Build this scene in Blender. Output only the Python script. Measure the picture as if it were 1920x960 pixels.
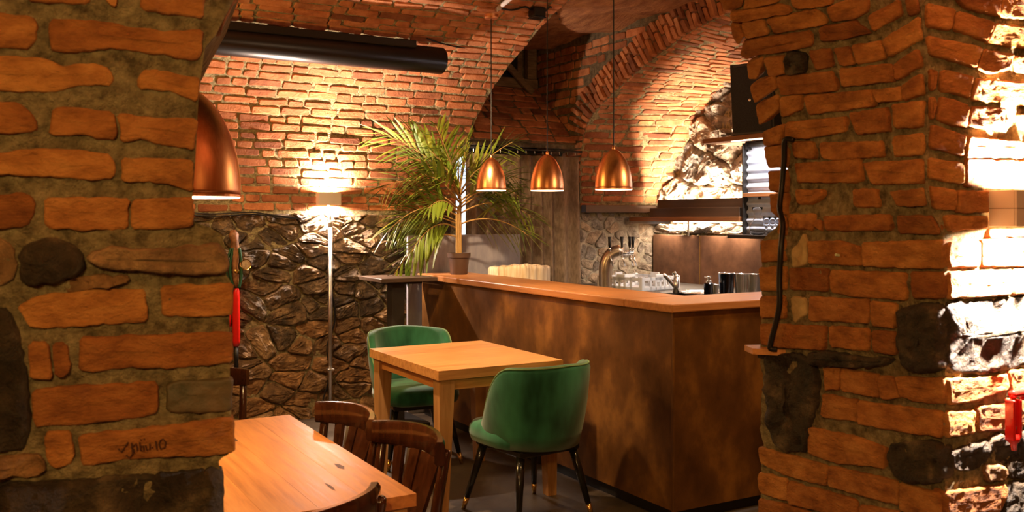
import bpy, bmesh, math, random
import numpy as np
from mathutils import Vector, Matrix, noise
random.seed(11)
R = math.radians
scene = bpy.context.scene
COL = scene.collection
for o in list(bpy.data.objects): bpy.data.objects.remove(o, do_unlink=True)

# ------------------------------------------------------------------ camera
FPX, HOR, CAMZ, YAW = 1750.0, 410.0, 1.53, R(30)
cd = bpy.data.cameras.new('camera'); cam = bpy.data.objects.new('camera', cd); COL.objects.link(cam)
cd.sensor_fit = 'HORIZONTAL'; cd.sensor_width = 36; cd.lens = FPX/1920*36
cd.shift_y = -(480-HOR)/1920
cam.location = (0, 0, CAMZ); cam.rotation_euler = (R(90), 0, -YAW)
cd.clip_start = .05; cd.clip_end = 60
cd.dof.use_dof = True; cd.dof.focus_distance = 6.0; cd.dof.aperture_fstop = 9
scene.camera = cam
# ------------------------------------------------------------------ world, exposure
w = bpy.data.worlds.new('world'); scene.world = w; w.use_nodes = True
w.node_tree.nodes['Background'].inputs[0].default_value = (1, .55, .25, 1)
w.node_tree.nodes['Background'].inputs[1].default_value = .012
vs = scene.view_settings
vs.view_transform = 'Standard'; vs.look = 'None'; vs.gamma = 1; vs.use_curve_mapping = False
vs.exposure = 0.0
# ------------------------------------------------------------------ unseen room and fill lights (lamp lights sit in their builders)
WARM = (1, .61, .20); WARM2 = (1, .68, .38); LED = (1, .80, .60); LAMP = (1, .79, .64)
def spot(name, loc, to, watt, angle, blend=.4, col=WARM2, rad=.04, parent=None):
    l = bpy.data.lights.new(name, 'SPOT'); l.energy = watt; l.spot_size = R(angle); l.spot_blend = blend
    l.color = col; l.shadow_soft_size = rad
    o = bpy.data.objects.new(name, l); COL.objects.link(o); o.location = loc
    o.rotation_euler = (Vector(to)-Vector(loc)).to_track_quat('-Z', 'Y').to_euler()
    if parent: o.parent = parent; o.matrix_parent_inverse = parent.matrix_basis.inverted()
    return o
def area(name, loc, direction, sx, sy, watt, col=WARM2, spread=180, parent=None, up='Y'):
    l = bpy.data.lights.new(name, 'AREA'); l.shape = 'RECTANGLE'; l.size = sx; l.size_y = sy; l.energy = watt
    l.color = col; l.spread = R(spread)
    o = bpy.data.objects.new(name, l); COL.objects.link(o); o.location = loc
    zv_ = -Vector(direction).normalized(); yv_ = (Vector((0, 1, 0))-zv_*zv_.y).normalized(); xv_ = yv_.cross(zv_)
    o.rotation_euler = Matrix((xv_, yv_, zv_)).transposed().to_euler()
    if parent: o.parent = parent; o.matrix_parent_inverse = parent.matrix_basis.inverted()
    return o
def point(name, loc, watt, col=WARM2, rad=.05, parent=None):
    l = bpy.data.lights.new(name, 'POINT'); l.energy = watt; l.color = col; l.shadow_soft_size = rad
    o = bpy.data.objects.new(name, l); COL.objects.link(o); o.location = loc
    if parent: o.parent = parent; o.matrix_parent_inverse = parent.matrix_basis.inverted()
    return o
# inferred ceiling spots on table and palm; other spots and points are added fill
spot('unseen_spot', (1.55, 4.35, 2.95), (2.5, 4.75, .75), 310, 46, .6, WARM2, .05)
spot('unseen_spot', (3.9, 4.6, 3.05), (4.7, 6.0, .9), 25, 56, .7, WARM2, .05)  # added fill towards the niche, no fixture there
spot('unseen_spot', (2.1, 4.6, 3.0), (3.25, 6.45, 1.65), 420, 36, .7, WARM2, .05)
spot('unseen_spot', (2.6, 2.45, 2.9), (3.5, 3.64, .7), 75, 60, .7, WARM, .05)  # added to brighten the bar end panel
point('bar_room_fill', (.4, 5.2, 2.2), 80, WARM, .12)  # added fill so the far wall mortar does not go black
spot('unseen_spot', (1.5, 5.4, 2.9), (2.0, 7.0, .55), 130, 62, .8, WARM2, .05)  # added to brighten the foot of the stone wall
point('bar_room_fill', (3.9, 3.3, 2.1), 38, WARM2, .1)  # added behind the right pier to light the flat ceiling bay
point('front_room_fill', (-.45, -.15, 2.1), 88, WARM, .12)  # added fill for the left pier, no fixture modelled
point('front_room_fill', (1.7, -.9, 2.3), 12, WARM, .12)  # weak added fill from the camera side

# ------------------------------------------------------------------ helpers
RX, RY = math.cos(YAW), -math.sin(YAW)          # camera right in the room
FX, FY = math.sin(YAW), math.cos(YAW)           # camera forward
CAM = Vector((0, 0, CAMZ))
def raydir(px, py):
    d = (px-960)/FPX; e = (HOR-py)/FPX
    return Vector((d*RX+FX, d*RY+FY, e))
def at(px, py, D): return CAM+raydir(px, py)*D
def hit(px, py, g, lo=.8, hi=4.5):              # first zero of the surface g along a sight line
    r = raydir(px, py); a = g(CAM+r*lo)
    for k in range(50):
        m = (lo+hi)/2; b = g(CAM+r*m)
        if (b > 0) == (a > 0): lo = m
        else: hi = m
    return CAM+r*((lo+hi)/2)

def link(name, me, mat=None, parent=None, loc=None, smooth=False):
    o = bpy.data.objects.new(name, me); COL.objects.link(o)
    if mat is not None and not me.materials: me.materials.append(mat)
    if parent is not None: o.parent = parent
    if loc is not None: o.location = loc
    if smooth: me.polygons.foreach_set('use_smooth', [True]*len(me.polygons))
    return o
def tag(o, label, cat, group=None):
    o['label'] = label; o['category'] = cat
    if group: o['group'] = group
    return o
def struct(o): o['kind'] = 'structure'; return o
def thing(name, label, cat, loc=(0, 0, 0), rz=0, group=None):
    o = bpy.data.objects.new(name, None); COL.objects.link(o); o.empty_display_size = .05
    o.location = loc; o.rotation_euler = (0, 0, rz)
    return tag(o, label, cat, group)
def copy_tree(o, parent=None):
    c = o.copy(); COL.objects.link(c); c.parent = parent
    for ch in o.children: copy_tree(ch, c)
    return c

class MB:
    def __init__(s): s.v = []; s.f = []
    def add(s, vs_, fs):
        b = len(s.v); s.v += [tuple(p) for p in vs_]; s.f += [tuple(b+i for i in f) for f in fs]; return s
    def box(s, a, b, bev=0, seg=1, mtx=None):
        bm = bmesh.new(); bmesh.ops.create_cube(bm, size=1)
        for v in bm.verts:
            v.co = Vector([(a[i]+b[i])/2+v.co[i]*(b[i]-a[i]) for i in range(3)])
        if bev: bmesh.ops.bevel(bm, geom=bm.edges[:], offset=bev, segments=seg, affect='EDGES', profile=.5)
        if mtx is not None: bm.transform(mtx)
        bm.verts.index_update()
        s.add([v.co for v in bm.verts], [[v.index for v in f.verts] for f in bm.faces]); bm.free(); return s
    def hexa(s, bot, top):                      # prism between two loops of equal length
        n = len(bot)
        return s.add(list(bot)+list(top), [tuple(range(n))[::-1], tuple(range(n, 2*n))]+[(i, (i+1) % n, n+(i+1) % n, n+i) for i in range(n)])
    def tube(s, pts, r, n=8, cap=True, flat=None):
        pts = [Vector(p) for p in pts]; m = len(pts); rr = r if isinstance(r, (list, tuple)) else [r]*m
        vs_ = []; up = None
        for i, p in enumerate(pts):
            t = (pts[min(i+1, m-1)]-pts[max(i-1, 0)]).normalized()
            if up is None:
                up = Vector((0, 0, 1)) if abs(t.z) < .9 else Vector((1, 0, 0))
            sd = t.cross(up).normalized(); up = sd.cross(t).normalized()
            for k in range(n):
                a = 2*math.pi*k/n
                vs_.append(p+(sd*math.cos(a)+up*math.sin(a)*(flat or 1))*rr[i])
        fs = [(i*n+k, i*n+(k+1) % n, (i+1)*n+(k+1) % n, (i+1)*n+k) for i in range(m-1) for k in range(n)]
        if cap: fs += [tuple(range(n))[::-1], tuple(range((m-1)*n, m*n))]
        return s.add(vs_, fs)
    def lathe(s, prof, n=32, c=(0, 0, 0), cap0=False, cap1=False):
        m = len(prof); vs_ = []
        for r, z in prof:
            for k in range(n):
                a = 2*math.pi*k/n; vs_.append((c[0]+r*math.cos(a), c[1]+r*math.sin(a), c[2]+z))
        fs = [(i*n+k, i*n+(k+1) % n, (i+1)*n+(k+1) % n, (i+1)*n+k) for i in range(m-1) for k in range(n)]
        if cap0: fs.append(tuple(range(n))[::-1])
        if cap1: fs.append(tuple(range((m-1)*n, m*n)))
        return s.add(vs_, fs)
    def grid(s, fn, nu, nv):
        vs_ = [fn(i/nu, j/nv) for j in range(nv+1) for i in range(nu+1)]
        return s.add(vs_, [(j*(nu+1)+i, j*(nu+1)+i+1, (j+1)*(nu+1)+i+1, (j+1)*(nu+1)+i) for j in range(nv) for i in range(nu)])
    def build(s, name, mat, parent=None, smooth=False, loc=None, rz=None, auto=None):
        me = bpy.data.meshes.new(name); me.from_pydata(s.v, [], s.f); me.update()
        o = link(name, me, mat, parent, loc, smooth)
        if rz is not None: o.rotation_euler = (0, 0, rz)
        if auto:
            me.polygons.foreach_set('use_smooth', [True]*len(me.polygons))
            try: me.set_sharp_from_angle(angle=R(auto))
            except Exception: pass
        return o

# ------------------------------------------------------------------ materials
def mat(name, c1, c2=None, scale=6, rough=.6, rough2=None, metal=0, bump=0, bscale=60, bdist=.01, stretch=(1, 1, 1),
        rand=0, spec=.5, sheen=0, coat=0, trans=0, ior=1.45, emit=None, estr=0, c3=None, detail=5, lo=.35, hi=.65, rand3=None, rot=None):
    m = bpy.data.materials.new(name); m.use_nodes = True; nt = m.node_tree; N = nt.nodes; L = nt.links
    b = N['Principled BSDF']
    b.inputs['Roughness'].default_value = rough; b.inputs['Metallic'].default_value = metal
    b.inputs['Specular IOR Level'].default_value = spec; b.inputs['IOR'].default_value = ior
    b.inputs['Sheen Weight'].default_value = sheen; b.inputs['Coat Weight'].default_value = coat
    b.inputs['Coat Roughness'].default_value = .12
    b.inputs['Transmission Weight'].default_value = trans
    b.inputs['Base Color'].default_value = (*c1, 1)
    if emit: b.inputs['Emission Color'].default_value = (*emit, 1); b.inputs['Emission Strength'].default_value = estr
    if c2 is None and not bump: return m
    tc = N.new('ShaderNodeTexCoord'); oi = N.new('ShaderNodeObjectInfo')
    mp = N.new('ShaderNodeMapping'); mp.inputs['Scale'].default_value = stretch
    if rot: mp.inputs['Rotation'].default_value = rot
    off = N.new('ShaderNodeVectorMath'); off.operation = 'MULTIPLY_ADD'
    off.inputs[1].default_value = (0, 0, 0)
    mul = N.new('ShaderNodeMath'); mul.operation = 'MULTIPLY'; mul.inputs[1].default_value = 37.0
    L.new(oi.outputs['Random'], mul.inputs[0])
    add = N.new('ShaderNodeVectorMath'); add.operation = 'ADD'
    cx = N.new('ShaderNodeCombineXYZ')
    for k in range(3): L.new(mul.outputs[0], cx.inputs[k])
    L.new(tc.outputs['Object'], mp.inputs['Vector']); L.new(mp.outputs[0], add.inputs[0]); L.new(cx.outputs[0], add.inputs[1])
    vec = add.outputs[0]
    N.remove(off)
    if c2 is not None:
        n1 = N.new('ShaderNodeTexNoise'); n1.inputs['Scale'].default_value = scale; n1.inputs['Detail'].default_value = detail
        n1.inputs['Roughness'].default_value = .62
        L.new(vec, n1.inputs['Vector'])
        cr = N.new('ShaderNodeValToRGB'); cr.color_ramp.elements[0].position = lo; cr.color_ramp.elements[1].position = hi
        cr.color_ramp.elements[0].color = (*c1, 1); cr.color_ramp.elements[1].color = (*c2, 1)
        if c3: e = cr.color_ramp.elements.new((lo+hi)/2); e.color = (*c3, 1)
        L.new(n1.outputs['Fac'], cr.inputs['Fac']); col = cr.outputs['Color']
        if rough2 is not None:
            mr = N.new('ShaderNodeMapRange'); mr.inputs['From Min'].default_value = lo; mr.inputs['From Max'].default_value = hi
            mr.inputs['To Min'].default_value = rough; mr.inputs['To Max'].default_value = rough2
            L.new(n1.outputs['Fac'], mr.inputs['Value']); L.new(mr.outputs[0], b.inputs['Roughness'])
        if rand3:                                # each piece leans to another tone of the same clay or stone
            r2 = N.new('ShaderNodeValToRGB')
            while len(r2.color_ramp.elements) < len(rand3): r2.color_ramp.elements.new(.5)
            for i, c in enumerate(rand3):
                r2.color_ramp.elements[i].position = i/(len(rand3)-1); r2.color_ramp.elements[i].color = (*c, 1)
            L.new(oi.outputs['Random'], r2.inputs['Fac'])
            mx = N.new('ShaderNodeMix'); mx.data_type = 'RGBA'; mx.blend_type = 'MULTIPLY'; mx.inputs['Factor'].default_value = 1
            L.new(col, mx.inputs['A']); L.new(r2.outputs['Color'], mx.inputs['B']); col = mx.outputs['Result']
        L.new(col, b.inputs['Base Color'])
    if bump:
        n2 = N.new('ShaderNodeTexNoise'); n2.inputs['Scale'].default_value = bscale; n2.inputs['Detail'].default_value = 8
        n2.inputs['Roughness'].default_value = .65
        L.new(vec, n2.inputs['Vector'])
        bp = N.new('ShaderNodeBump'); bp.inputs['Strength'].default_value = bump; bp.inputs['Distance'].default_value = bdist
        L.new(n2.outputs['Fac'], bp.inputs['Height']); L.new(bp.outputs[0], b.inputs['Normal'])
    return m
TONES = ((.42, .34, .30), (.75, .66, .60), (1, 1, 1), (1.0, .86, .72), (1.15, 1.1, 1.0), (.82, .66, .55))
TONES2 = ((.62, .52, .46), (.85, .78, .72), (1, 1, 1), (1.05, 1.02, .95), (1.1, 1.15, 1.1), (.80, .70, .62))
M = {}
M['brick'] = mat('brick_clay', (.34, .115, .042), (.60, .25, .11), 9, .88, bump=.7, bscale=60, bdist=.014, rand3=TONES, c3=(.50, .185, .072))
M['brick_front'] = mat('worn_brick_clay', (.24, .078, .017), (.70, .315, .085), 14, .85, bump=1.0, bscale=55, bdist=.014, rand3=TONES2, c3=(.50, .195, .045), detail=12, lo=.28, hi=.72, stretch=(1, 1, 1.8))
M['brick_dark'] = mat('dark_burnt_brick', (.05, .05, .022), (.16, .10, .045), 10, .55, bump=.4, bscale=40)
M['mortar'] = mat('lime_mortar', (.15, .11, .05), (.62, .49, .25), 34, .95, bump=1.0, bscale=75, bdist=.035, detail=12, c3=(.40, .31, .15), lo=.33, hi=.68)
M['mortar_dark'] = mat('grey_lime_mortar', (.10, .07, .035), (.26, .18, .095), 22, .95, bump=.9, bscale=90, bdist=.02, detail=8)
M['stone'] = mat('sealed_rubble_stone', (.055, .037, .021), (.34, .22, .115), 11, .34, .7, bump=1.0, bscale=42, bdist=.03, rand3=((.55, .5, .45), (1, 1, 1), (1.25, 1.1, .9), (.8, .85, .9)), c3=(.13, .083, .043), spec=.55, detail=10)
M['stone_low'] = mat('earthy_lit_rubble_stone', (.17, .10, .045), (.52, .33, .155), 14, .6, .9, bump=1.0, bscale=60, bdist=.02, rand3=((.6, .5, .42), (1, 1, 1), (1.2, 1.0, .8), (.8, .72, .62)), c3=(.30, .18, .085), detail=10)  # brightened for the low wall: light bounced off the tables is in the colour
M['stone_pale'] = mat('pale_rubble_stone', (.15, .11, .075), (.52, .43, .33), 12, .5, .8, bump=1.0, bscale=40, bdist=.025, detail=10, rand3=((.6, .55, .52), (1, 1, 1), (1.1, .95, .8), (.8, .85, .95)))
M['stone_black'] = mat('dark_slate_stone', (.018, .013, .008), (.30, .21, .11), 11, .42, .75, bump=1.0, bscale=24, bdist=.04, c3=(.07, .048, .026), detail=12, lo=.32, hi=.78)
M['plaster'] = mat('cream_plaster_patch', (.42, .29, .12), (.60, .44, .20), 14, .9, bump=.5, bscale=60)
M['oldwood'] = mat('old_window_wood', (.12, .07, .03), (.26, .16, .075), 8, .7, stretch=(1, 8, 8), bump=.2)
M['black'] = mat('matt_black', (.012, .010, .009), rough=.45)
M['blackpipe'] = mat('black_painted_duct', (.016, .011, .010), rough=.33, metal=.2)
M['cable'] = mat('black_cable_sheath', (.010, .009, .008), rough=.4)
M['copper'] = mat('brushed_copper', (.80, .33, .13), (.90, .41, .18), 10, .30, .36, metal=1, stretch=(14, 14, .2), bump=.03, bscale=30)
M['glow'] = mat('lamp_diffuser', (1, .9, .8), emit=(1, .72, .42), estr=9)
M['lampin'] = mat('lamp_inner_white', (.85, .75, .62), rough=.5)
M['grey'] = mat('grey_laminate', (.27, .25, .28), (.37, .34, .365), 5, .55, stretch=(5, 5, 1), detail=7, bump=.08)
M['bronze'] = mat('bronze_rust_laminate', (.050, .019, .005), (.36, .150, .026), 3.2, .34, .5, detail=14, stretch=(1.2, 1.2, .9), bump=.06, bscale=140, c3=(.140, .055, .012), lo=.28, hi=.76)
M['splash'] = mat('brown_rust_splashback', (.12, .055, .030), (.24, .115, .062), 6, .42, detail=9)
M['brownmetal'] = mat('brown_sheet_metal', (.085, .050, .030), (.12, .072, .044), 3, .6, metal=.1, stretch=(1, .2, 6))
M['darkmetal'] = mat('dark_grey_metal', (.045, .036, .03), (.07, .055, .045), 4, .5, metal=.4)
M['steel'] = mat('polished_steel', (.80, .78, .76), rough=.22, metal=.9)
M['zinc'] = mat('galvanised_pipe', (.55, .50, .45), (.68, .62, .56), 12, .28, .4, metal=1)
M['zinc_sheet'] = mat('corrugated_zinc', (.42, .46, .58), (.56, .60, .70), 9, .42, .55, metal=.25)
M['brass'] = mat('brass', (.72, .46, .17), rough=.22, metal=1)
M['tapmetal'] = mat('satin_bronze_tower', (.58, .47, .36), rough=.28, metal=.9)
M['velvet'] = mat('green_velvet', (.005, .055, .026), (.042, .24, .125), 3.5, .75, sheen=.4, stretch=(1.6, 1.6, .6), detail=3, spec=.2, lo=.3, hi=.7)
M['piping'] = mat('pale_green_piping', (.22, .36, .16), rough=.7)
M['darkwood'] = mat('dark_lacquered_wood', (.030, .009, .004), (.075, .022, .009), 9, .12, .2, stretch=(5, 5, .8), coat=.7, detail=6)
M['blackleg'] = mat('black_lacquer', (.010, .008, .007), rough=.2, coat=.3)
M['linen'] = mat('brown_linen_curtain', (.17, .115, .07), (.28, .195, .125), 60, .95, stretch=(1, 1, .3), bump=.3, bscale=220, bdist=.004)
M['throw'] = mat('cream_checked_throw', (.66, .48, .28), (.90, .76, .58), 7, .95, stretch=(9, 9, .5), bump=.3, bscale=120, c3=(.80, .62, .42))
M['pot'] = mat('brown_plastic_pot', (.075, .040, .026), rough=.5)
M['soil'] = mat('potting_soil', (.03, .02, .012), (.08, .05, .03), 60, .95, bump=.8, bscale=90)
M['leaf'] = mat('palm_leaf', (.075, .135, .014), (.30, .33, .045), 3, .42, rand3=((.6, .8, .6), (1, 1, 1), (1.25, 1.05, .7), (.8, 1.0, .8)), spec=.5, lo=.25, hi=.75)
M['stem'] = mat('palm_stem', (.30, .17, .05), (.50, .30, .10), 12, .6, stretch=(4, 4, .6))
M['crate'] = mat('white_plastic_crate', (.72, .74, .78), rough=.45)
M['glass'] = mat('clear_glass', (.95, .97, 1), rough=.0, trans=1, ior=1.18)
M['red'] = mat('red_enamel', (.62, .012, .008), rough=.25, coat=.5)
M['redin'] = mat('orange_red_paint', (.60, .055, .012), rough=.5)
M['lampbody'] = mat('pale_lamp_housing', (.62, .50, .42), rough=.55)
M['lampbody2'] = mat('tiled_lamp_housing', (.66, .55, .46), rough=.4)
M['joint'] = mat('lamp_joint_line', (.16, .10, .06), rough=.7)
M['green'] = mat('dark_green_strap', (.01, .055, .02), rough=.5)
M['carved'] = mat('carved_brown_wood', (.12, .045, .015), (.34, .14, .05), 25, .4, bump=.6, bscale=60)
M['dial'] = mat('dial_face', (.55, .40, .24), (.30, .18, .09), 60, .35)
M['floor'] = mat('dark_screed_floor', (.040, .028, .019), (.105, .074, .048), 3, .32, .5, detail=8, bump=.1, bscale=30)
M['plain'] = mat('plain_rendered_brick', (.26, .09, .035), (.42, .17, .07), 6, .9, bump=.6, bscale=30)
M['sky'] = mat('daylight_pane', (.8, .9, 1), emit=(.72, .86, 1.0), estr=1.5)
def woodmat(name, axis, c1, c2, c3, rough=.34):
    st = [14, 14, 14]; st[axis] = 1.1
    return mat(name, c1, c2, 3.2, rough, rough+.1, stretch=tuple(st), detail=8, bump=.06, bscale=6, c3=c3, lo=.3, hi=.72, rand3=((.86, .84, .80), (1, 1, 1), (1.06, 1.03, 1), (.93, .92, .9)))
M['oak_x'] = woodmat('oiled_oak_across', 0, (.48, .195, .055), (.78, .39, .135), (.66, .305, .095))
M['oak_y'] = woodmat('oiled_oak_along', 1, (.50, .19, .048), (.80, .36, .110), (.70, .285, .080))
M['oak_z'] = woodmat('oiled_oak_upright', 2, (.36, .17, .055), (.62, .34, .14), (.50, .25, .09), .45)
M['top_y'] = woodmat('beech_counter_along', 1, (.40, .16, .055), (.62, .29, .11), (.52, .22, .08), .3)
M['top_x'] = woodmat('beech_counter_across', 0, (.40, .16, .055), (.62, .29, .11), (.52, .22, .08), .3)
M['shelfwood'] = woodmat('walnut_shelf', 1, (.20, .075, .025), (.36, .15, .055), (.28, .11, .04), .45)

# ------------------------------------------------------------------ bricks and stones: one slab mesh each
def chamfer(pts, r):
    out = []; n = len(pts)
    for i, p in enumerate(pts):
        a, c = pts[i-1], pts[(i+1) % n]
        for q in (a, c):
            d = q-p; l = d.length
            out.append(p+d*(min(.32*l, r)/max(l, 1e-6)))
    return out
def resample(pts, step):
    out = []; n = len(pts)
    for i, p in enumerate(pts):
        q = pts[(i+1) % n]; k = max(1, int((q-p).length/step))
        for j in range(k): out.append(p.lerp(q, j/k))
    return out
def slab(name, pts, nrm, parent, material, proud=.012, depth=.02, rings=((0, .25), (.16, 1.0)), rough=.0, freq=25, dome=0, tilt=0, smooth=False, fine=0, rock=0):
    """outline pts (3-D, counter-clockwise seen from the front), nrm one normal for each or one for all"""
    n = len(pts); ns = nrm if isinstance(nrm, list) else [nrm]*n
    A = np.array([tuple(p) for p in pts]); c = A.mean(0); B = A-c
    ev, vec = np.linalg.eigh(B.T@B); ax = vec[:, 2]; t = B@ax
    a = (t.max()-t.min())/2; sid = vec[:, 1]; b_ = np.abs(B@sid).max(); s = max(0., a-b_)
    mid = (t.max()+t.min())/2
    cN = sum(ns, Vector()); cN.normalize()
    tl = Vector((random.uniform(-tilt, tilt), random.uniform(-tilt, tilt), random.uniform(-tilt, tilt)))
    cv = Vector(c); vs_ = []; so = Vector((random.random()*50, random.random()*50, 0))
    for i in range(n): vs_.append(pts[i]-ns[i]*depth-cv)
    for (k, h) in rings:
        for i in range(n):
            m = Vector(c+ax*(mid+max(-s, min(s, t[i]-mid))))
            nn = ns[i].lerp(cN, k)
            p = pts[i].lerp(m, k)
            hh = proud*h+dome*(1-(1-k)**2)
            if rough: hh += rough*noise.noise(p*freq+so)*(.35+min(1, k*4)) + .5*rough*noise.noise(p*freq*3+so)
            if fine: hh += fine*(noise.noise(p*90+so)+.7*noise.noise(p*210+so))
            if rock: hh += rock*(noise.voronoi((p+so)*5.5)[0][0]-.45)*min(1, k*6)*1.3+rock*.55*(noise.voronoi((p+so)*15)[0][0]-.4)*min(1, k*8)+rock*.25*noise.noise(p*60)
            vs_.append(p+nn*hh+tl*0-cv+nn*((p-cv).dot(tl)))
    K = len(rings)+1; fs = []
    for r in range(K-1):
        for i in range(n):
            j = (i+1) % n; fs.append((r*n+i, r*n+j, (r+1)*n+j, (r+1)*n+i))
    fs.append(tuple(range((K-1)*n, K*n)))
    me = bpy.data.meshes.new(name); me.from_pydata([tuple(v) for v in vs_], [], fs); me.update()
    return link(name, me, material, parent, cv, smooth)
HI = ((0, .1), (.03, .7), (.09, .97), (.2, 1.0), (.36, 1.0), (.54, 1.0), (.73, 1.0), (.92, 1.0))
def rect_pts(u0, u1, v0, v1, j):
    um = (u0+u1)/2+random.uniform(-.2, .2)*(u1-u0); J = lambda: random.uniform(-j, j)
    return [(u0+J(), v0+J()), (um, v0+J()*.8), (u1+J(), v0+J()), (u1+J(), v1+J()), (um, v1+J()*.8), (u0+J(), v1+J())]
def lay(S, span, v0, v1, parent, material, pitch=.066, joint=.015, lens=(.21, .26), head=(.10, .13), phead=.35, proud=.008, j=.006, wob=.014, flip=False, skip=0, tilt=.045, keep=None):
    v = v0; row = 0; cnt = 0
    while v < v1-.02:
        ph = pitch*random.uniform(.9, 1.1)
        if v+ph > v1+.02: ph = v1-v
        ua, ub = span(v+ph/2); u = ua-random.uniform(0, .16)
        while u < ub-.02:
            L_ = random.uniform(*head) if random.random() < phead else random.uniform(*lens)
            a, b = max(u, ua), min(u+L_, ub)
            if b-a > .045 and random.random() >= skip and (keep is None or keep((a+b)/2, v+ph/2)):
                wv = wob*noise.noise(Vector(((a+b)*1.5, row*.9, 3.3)))
                hgt = random.uniform(-.004, .003)
                q = rect_pts(a+joint*.5, b-joint*.5, v+joint*.4+wv, v+ph-joint*.6+hgt+wv, j)
                q = chamfer([Vector((x, y, 0)) for x, y in q], .009)
                P = []; Nn = []
                for p in q:
                    pos, nr = S(p.x, p.y); P.append(Vector(pos)); Nn.append(Vector(nr))
                if flip: P.reverse(); Nn.reverse()
                slab('brick', P, Nn, parent, material, proud=proud*random.uniform(.6, 1.25), tilt=tilt); cnt += 1
            u += L_
        v += ph; row += 1
    return cnt
def voronoi(pts, box, asp=1.0):
    x0, x1, y0, y1 = box; cells = []
    for i, (px, py) in enumerate(pts):
        poly = [(x0, y0), (x1, y0), (x1, y1), (x0, y1)]
        for k, (qx, qy) in enumerate(pts):
            if k == i: continue
            dx, dy = (qx-px), (qy-py)*asp*asp
            if dx*dx+dy*dy > 1.5: continue
            mx, my = (px+qx)/2, (py+qy)/2; out = []
            for s in range(len(poly)):
                a, b = poly[s], poly[(s+1) % len(poly)]
                fa = (a[0]-mx)*dx+(a[1]-my)*dy; fb = (b[0]-mx)*dx+(b[1]-my)*dy
                if fa <= 0: out.append(a)
                if (fa < 0) != (fb < 0) and fa != fb:
                    t = fa/(fa-fb); out.append((a[0]+(b[0]-a[0])*t, a[1]+(b[1]-a[1])*t))
            poly = out
            if not poly: break
        if len(poly) > 2: cells.append(poly)
        else: cells.append(None)
    return cells
def stones(S, box, count, parent, material, asp=1.5, gap=.006, proud=.03, rough=.010, seed=1, flip=False, vary=None, keep=None, rock=.03):
    rs = random.Random(seed); pts = []; x0, x1, y0, y1 = box; tries = 0
    base = math.sqrt((x1-x0)*(y1-y0)/count)
    while len(pts) < count and tries < 60000:
        tries += 1
        p = (rs.uniform(x0, x1), rs.uniform(y0, y1)); r = base*rs.choice((.42, .55, .75, .95))*(vary(p) if vary else 1)*(1 if tries < 30000 else .6)
        if all((p[0]-q[0])**2+((p[1]-q[1])*asp)**2 > r*r for q in pts): pts.append(p)
    for (c, poly) in zip(pts, voronoi(pts, box, asp)):
        if not poly: continue
        if keep and not keep(*c): continue
        V = [Vector((x, y, 0)) for x, y in poly]
        cc = sum(V, Vector())/len(V)
        V = [cc+(p-cc)*(1-gap/max(.03, (p-cc).length)) for p in V]
        V = resample(chamfer(V, .014), .024)
        V = [p+Vector((noise.noise(p*14+Vector((seed, 0, 0))), noise.noise(p*14+Vector((0, seed, 5))), 0))*.012+Vector((noise.noise(p*50), noise.noise(p*50+Vector((0, 3, 5))), 0))*.005 for p in V]
        P = []; Nn = []
        for p in V:
            pos, nr = S(p.x, p.y); P.append(Vector(pos)); Nn.append(Vector(nr))
        if flip: P.reverse(); Nn.reverse()
        m_ = material(c) if callable(material) else material
        slab('stone', P, Nn, parent, m_, proud=proud*rs.uniform(.3, 1.2), depth=.03, rings=((0, .1), (.07, .75), (.16, 1.0), (.3, 1.03), (.46, 1.05), (.64, 1.05), (.84, 1.05)), rough=rough, freq=9, dome=.003, tilt=.14, rock=rock)

# ================================================================== STRUCTURE
# room axes: X along the back wall, Y along the bar; vaulted bar room from Y 2.1 to 7
YB = 7.0
def rough_grid(name, fn, nu, nv, m, amp=.004, freq=30, kind=True, parent=None):
    mb = MB(); mb.grid(fn, nu, nv); out = []
    for p in mb.v:
        p = Vector(p); d = Vector((noise.noise(p*freq), noise.noise(p*freq+Vector((9, 0, 0))), noise.noise(p*freq+Vector((0, 9, 0)))))
        out.append(tuple(p+d*amp))
    mb.v = out
    o = mb.build(name, m, parent, smooth=True)
    if kind: struct(o)
    return o
fl = MB(); fl.box((-3.5, -3, -.1), (6.2, 8.2, 0)); struct(fl.build('floor', M['floor']))

prof = [(YB, 0.0), (YB, .8), (YB, 1.6), (YB, 2.2)]
for k in range(1, 49):
    a = math.pi*k/48
    prof.append((4.55+2.45*math.cos(a), 2.2+1.1*math.sin(a)))
prof += [(2.1, 0.0)]
acc = [0.0]
for i in range(1, len(prof)): acc.append(acc[-1]+math.hypot(prof[i][0]-prof[i-1][0], prof[i][1]-prof[i-1][1]))
def vault(x, s):
    s = max(0, min(acc[-1]-1e-4, s)); i = max(k for k in range(len(acc)-1) if acc[k] <= s)
    t = (s-acc[i])/(acc[i+1]-acc[i]); (y0, z0), (y1, z1) = prof[i], prof[i+1]
    ty, tz = (y1-y0), (z1-z0); l = math.hypot(ty, tz)
    return (x, y0+ty*t, z0+tz*t), (0, -tz/l, ty/l)
def s_of_z(z):                                  # arc length on the back side
    for i in range(len(prof)-1):
        if prof[i][1] <= z <= prof[i+1][1]: return acc[i]+(acc[i+1]-acc[i])*(z-prof[i][1])/(prof[i+1][1]-prof[i][1])
    return acc[-1]/2
def xedge(s):                                   # right end of the vaulted wall: edge of the window recess
    (x, y, z), _ = vault(0, s)
    if z < 2.05: return 3.50
    return 3.52+.31*min(1, max(0, (z-2.05)/.85))**.7
S_DUCT = s_of_z(2.80); S_TOP = acc[-1]*.60
def patch(sa, sb):
    def fn(i, j):
        s = sa+(sb-sa)*j; return vault(-1.5+(xedge(s)+1.5)*i, s)[0]
    return fn
wall_back = rough_grid('wall_back', patch(0, S_DUCT), 120, 70, M['mortar'], .006, 22)
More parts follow.
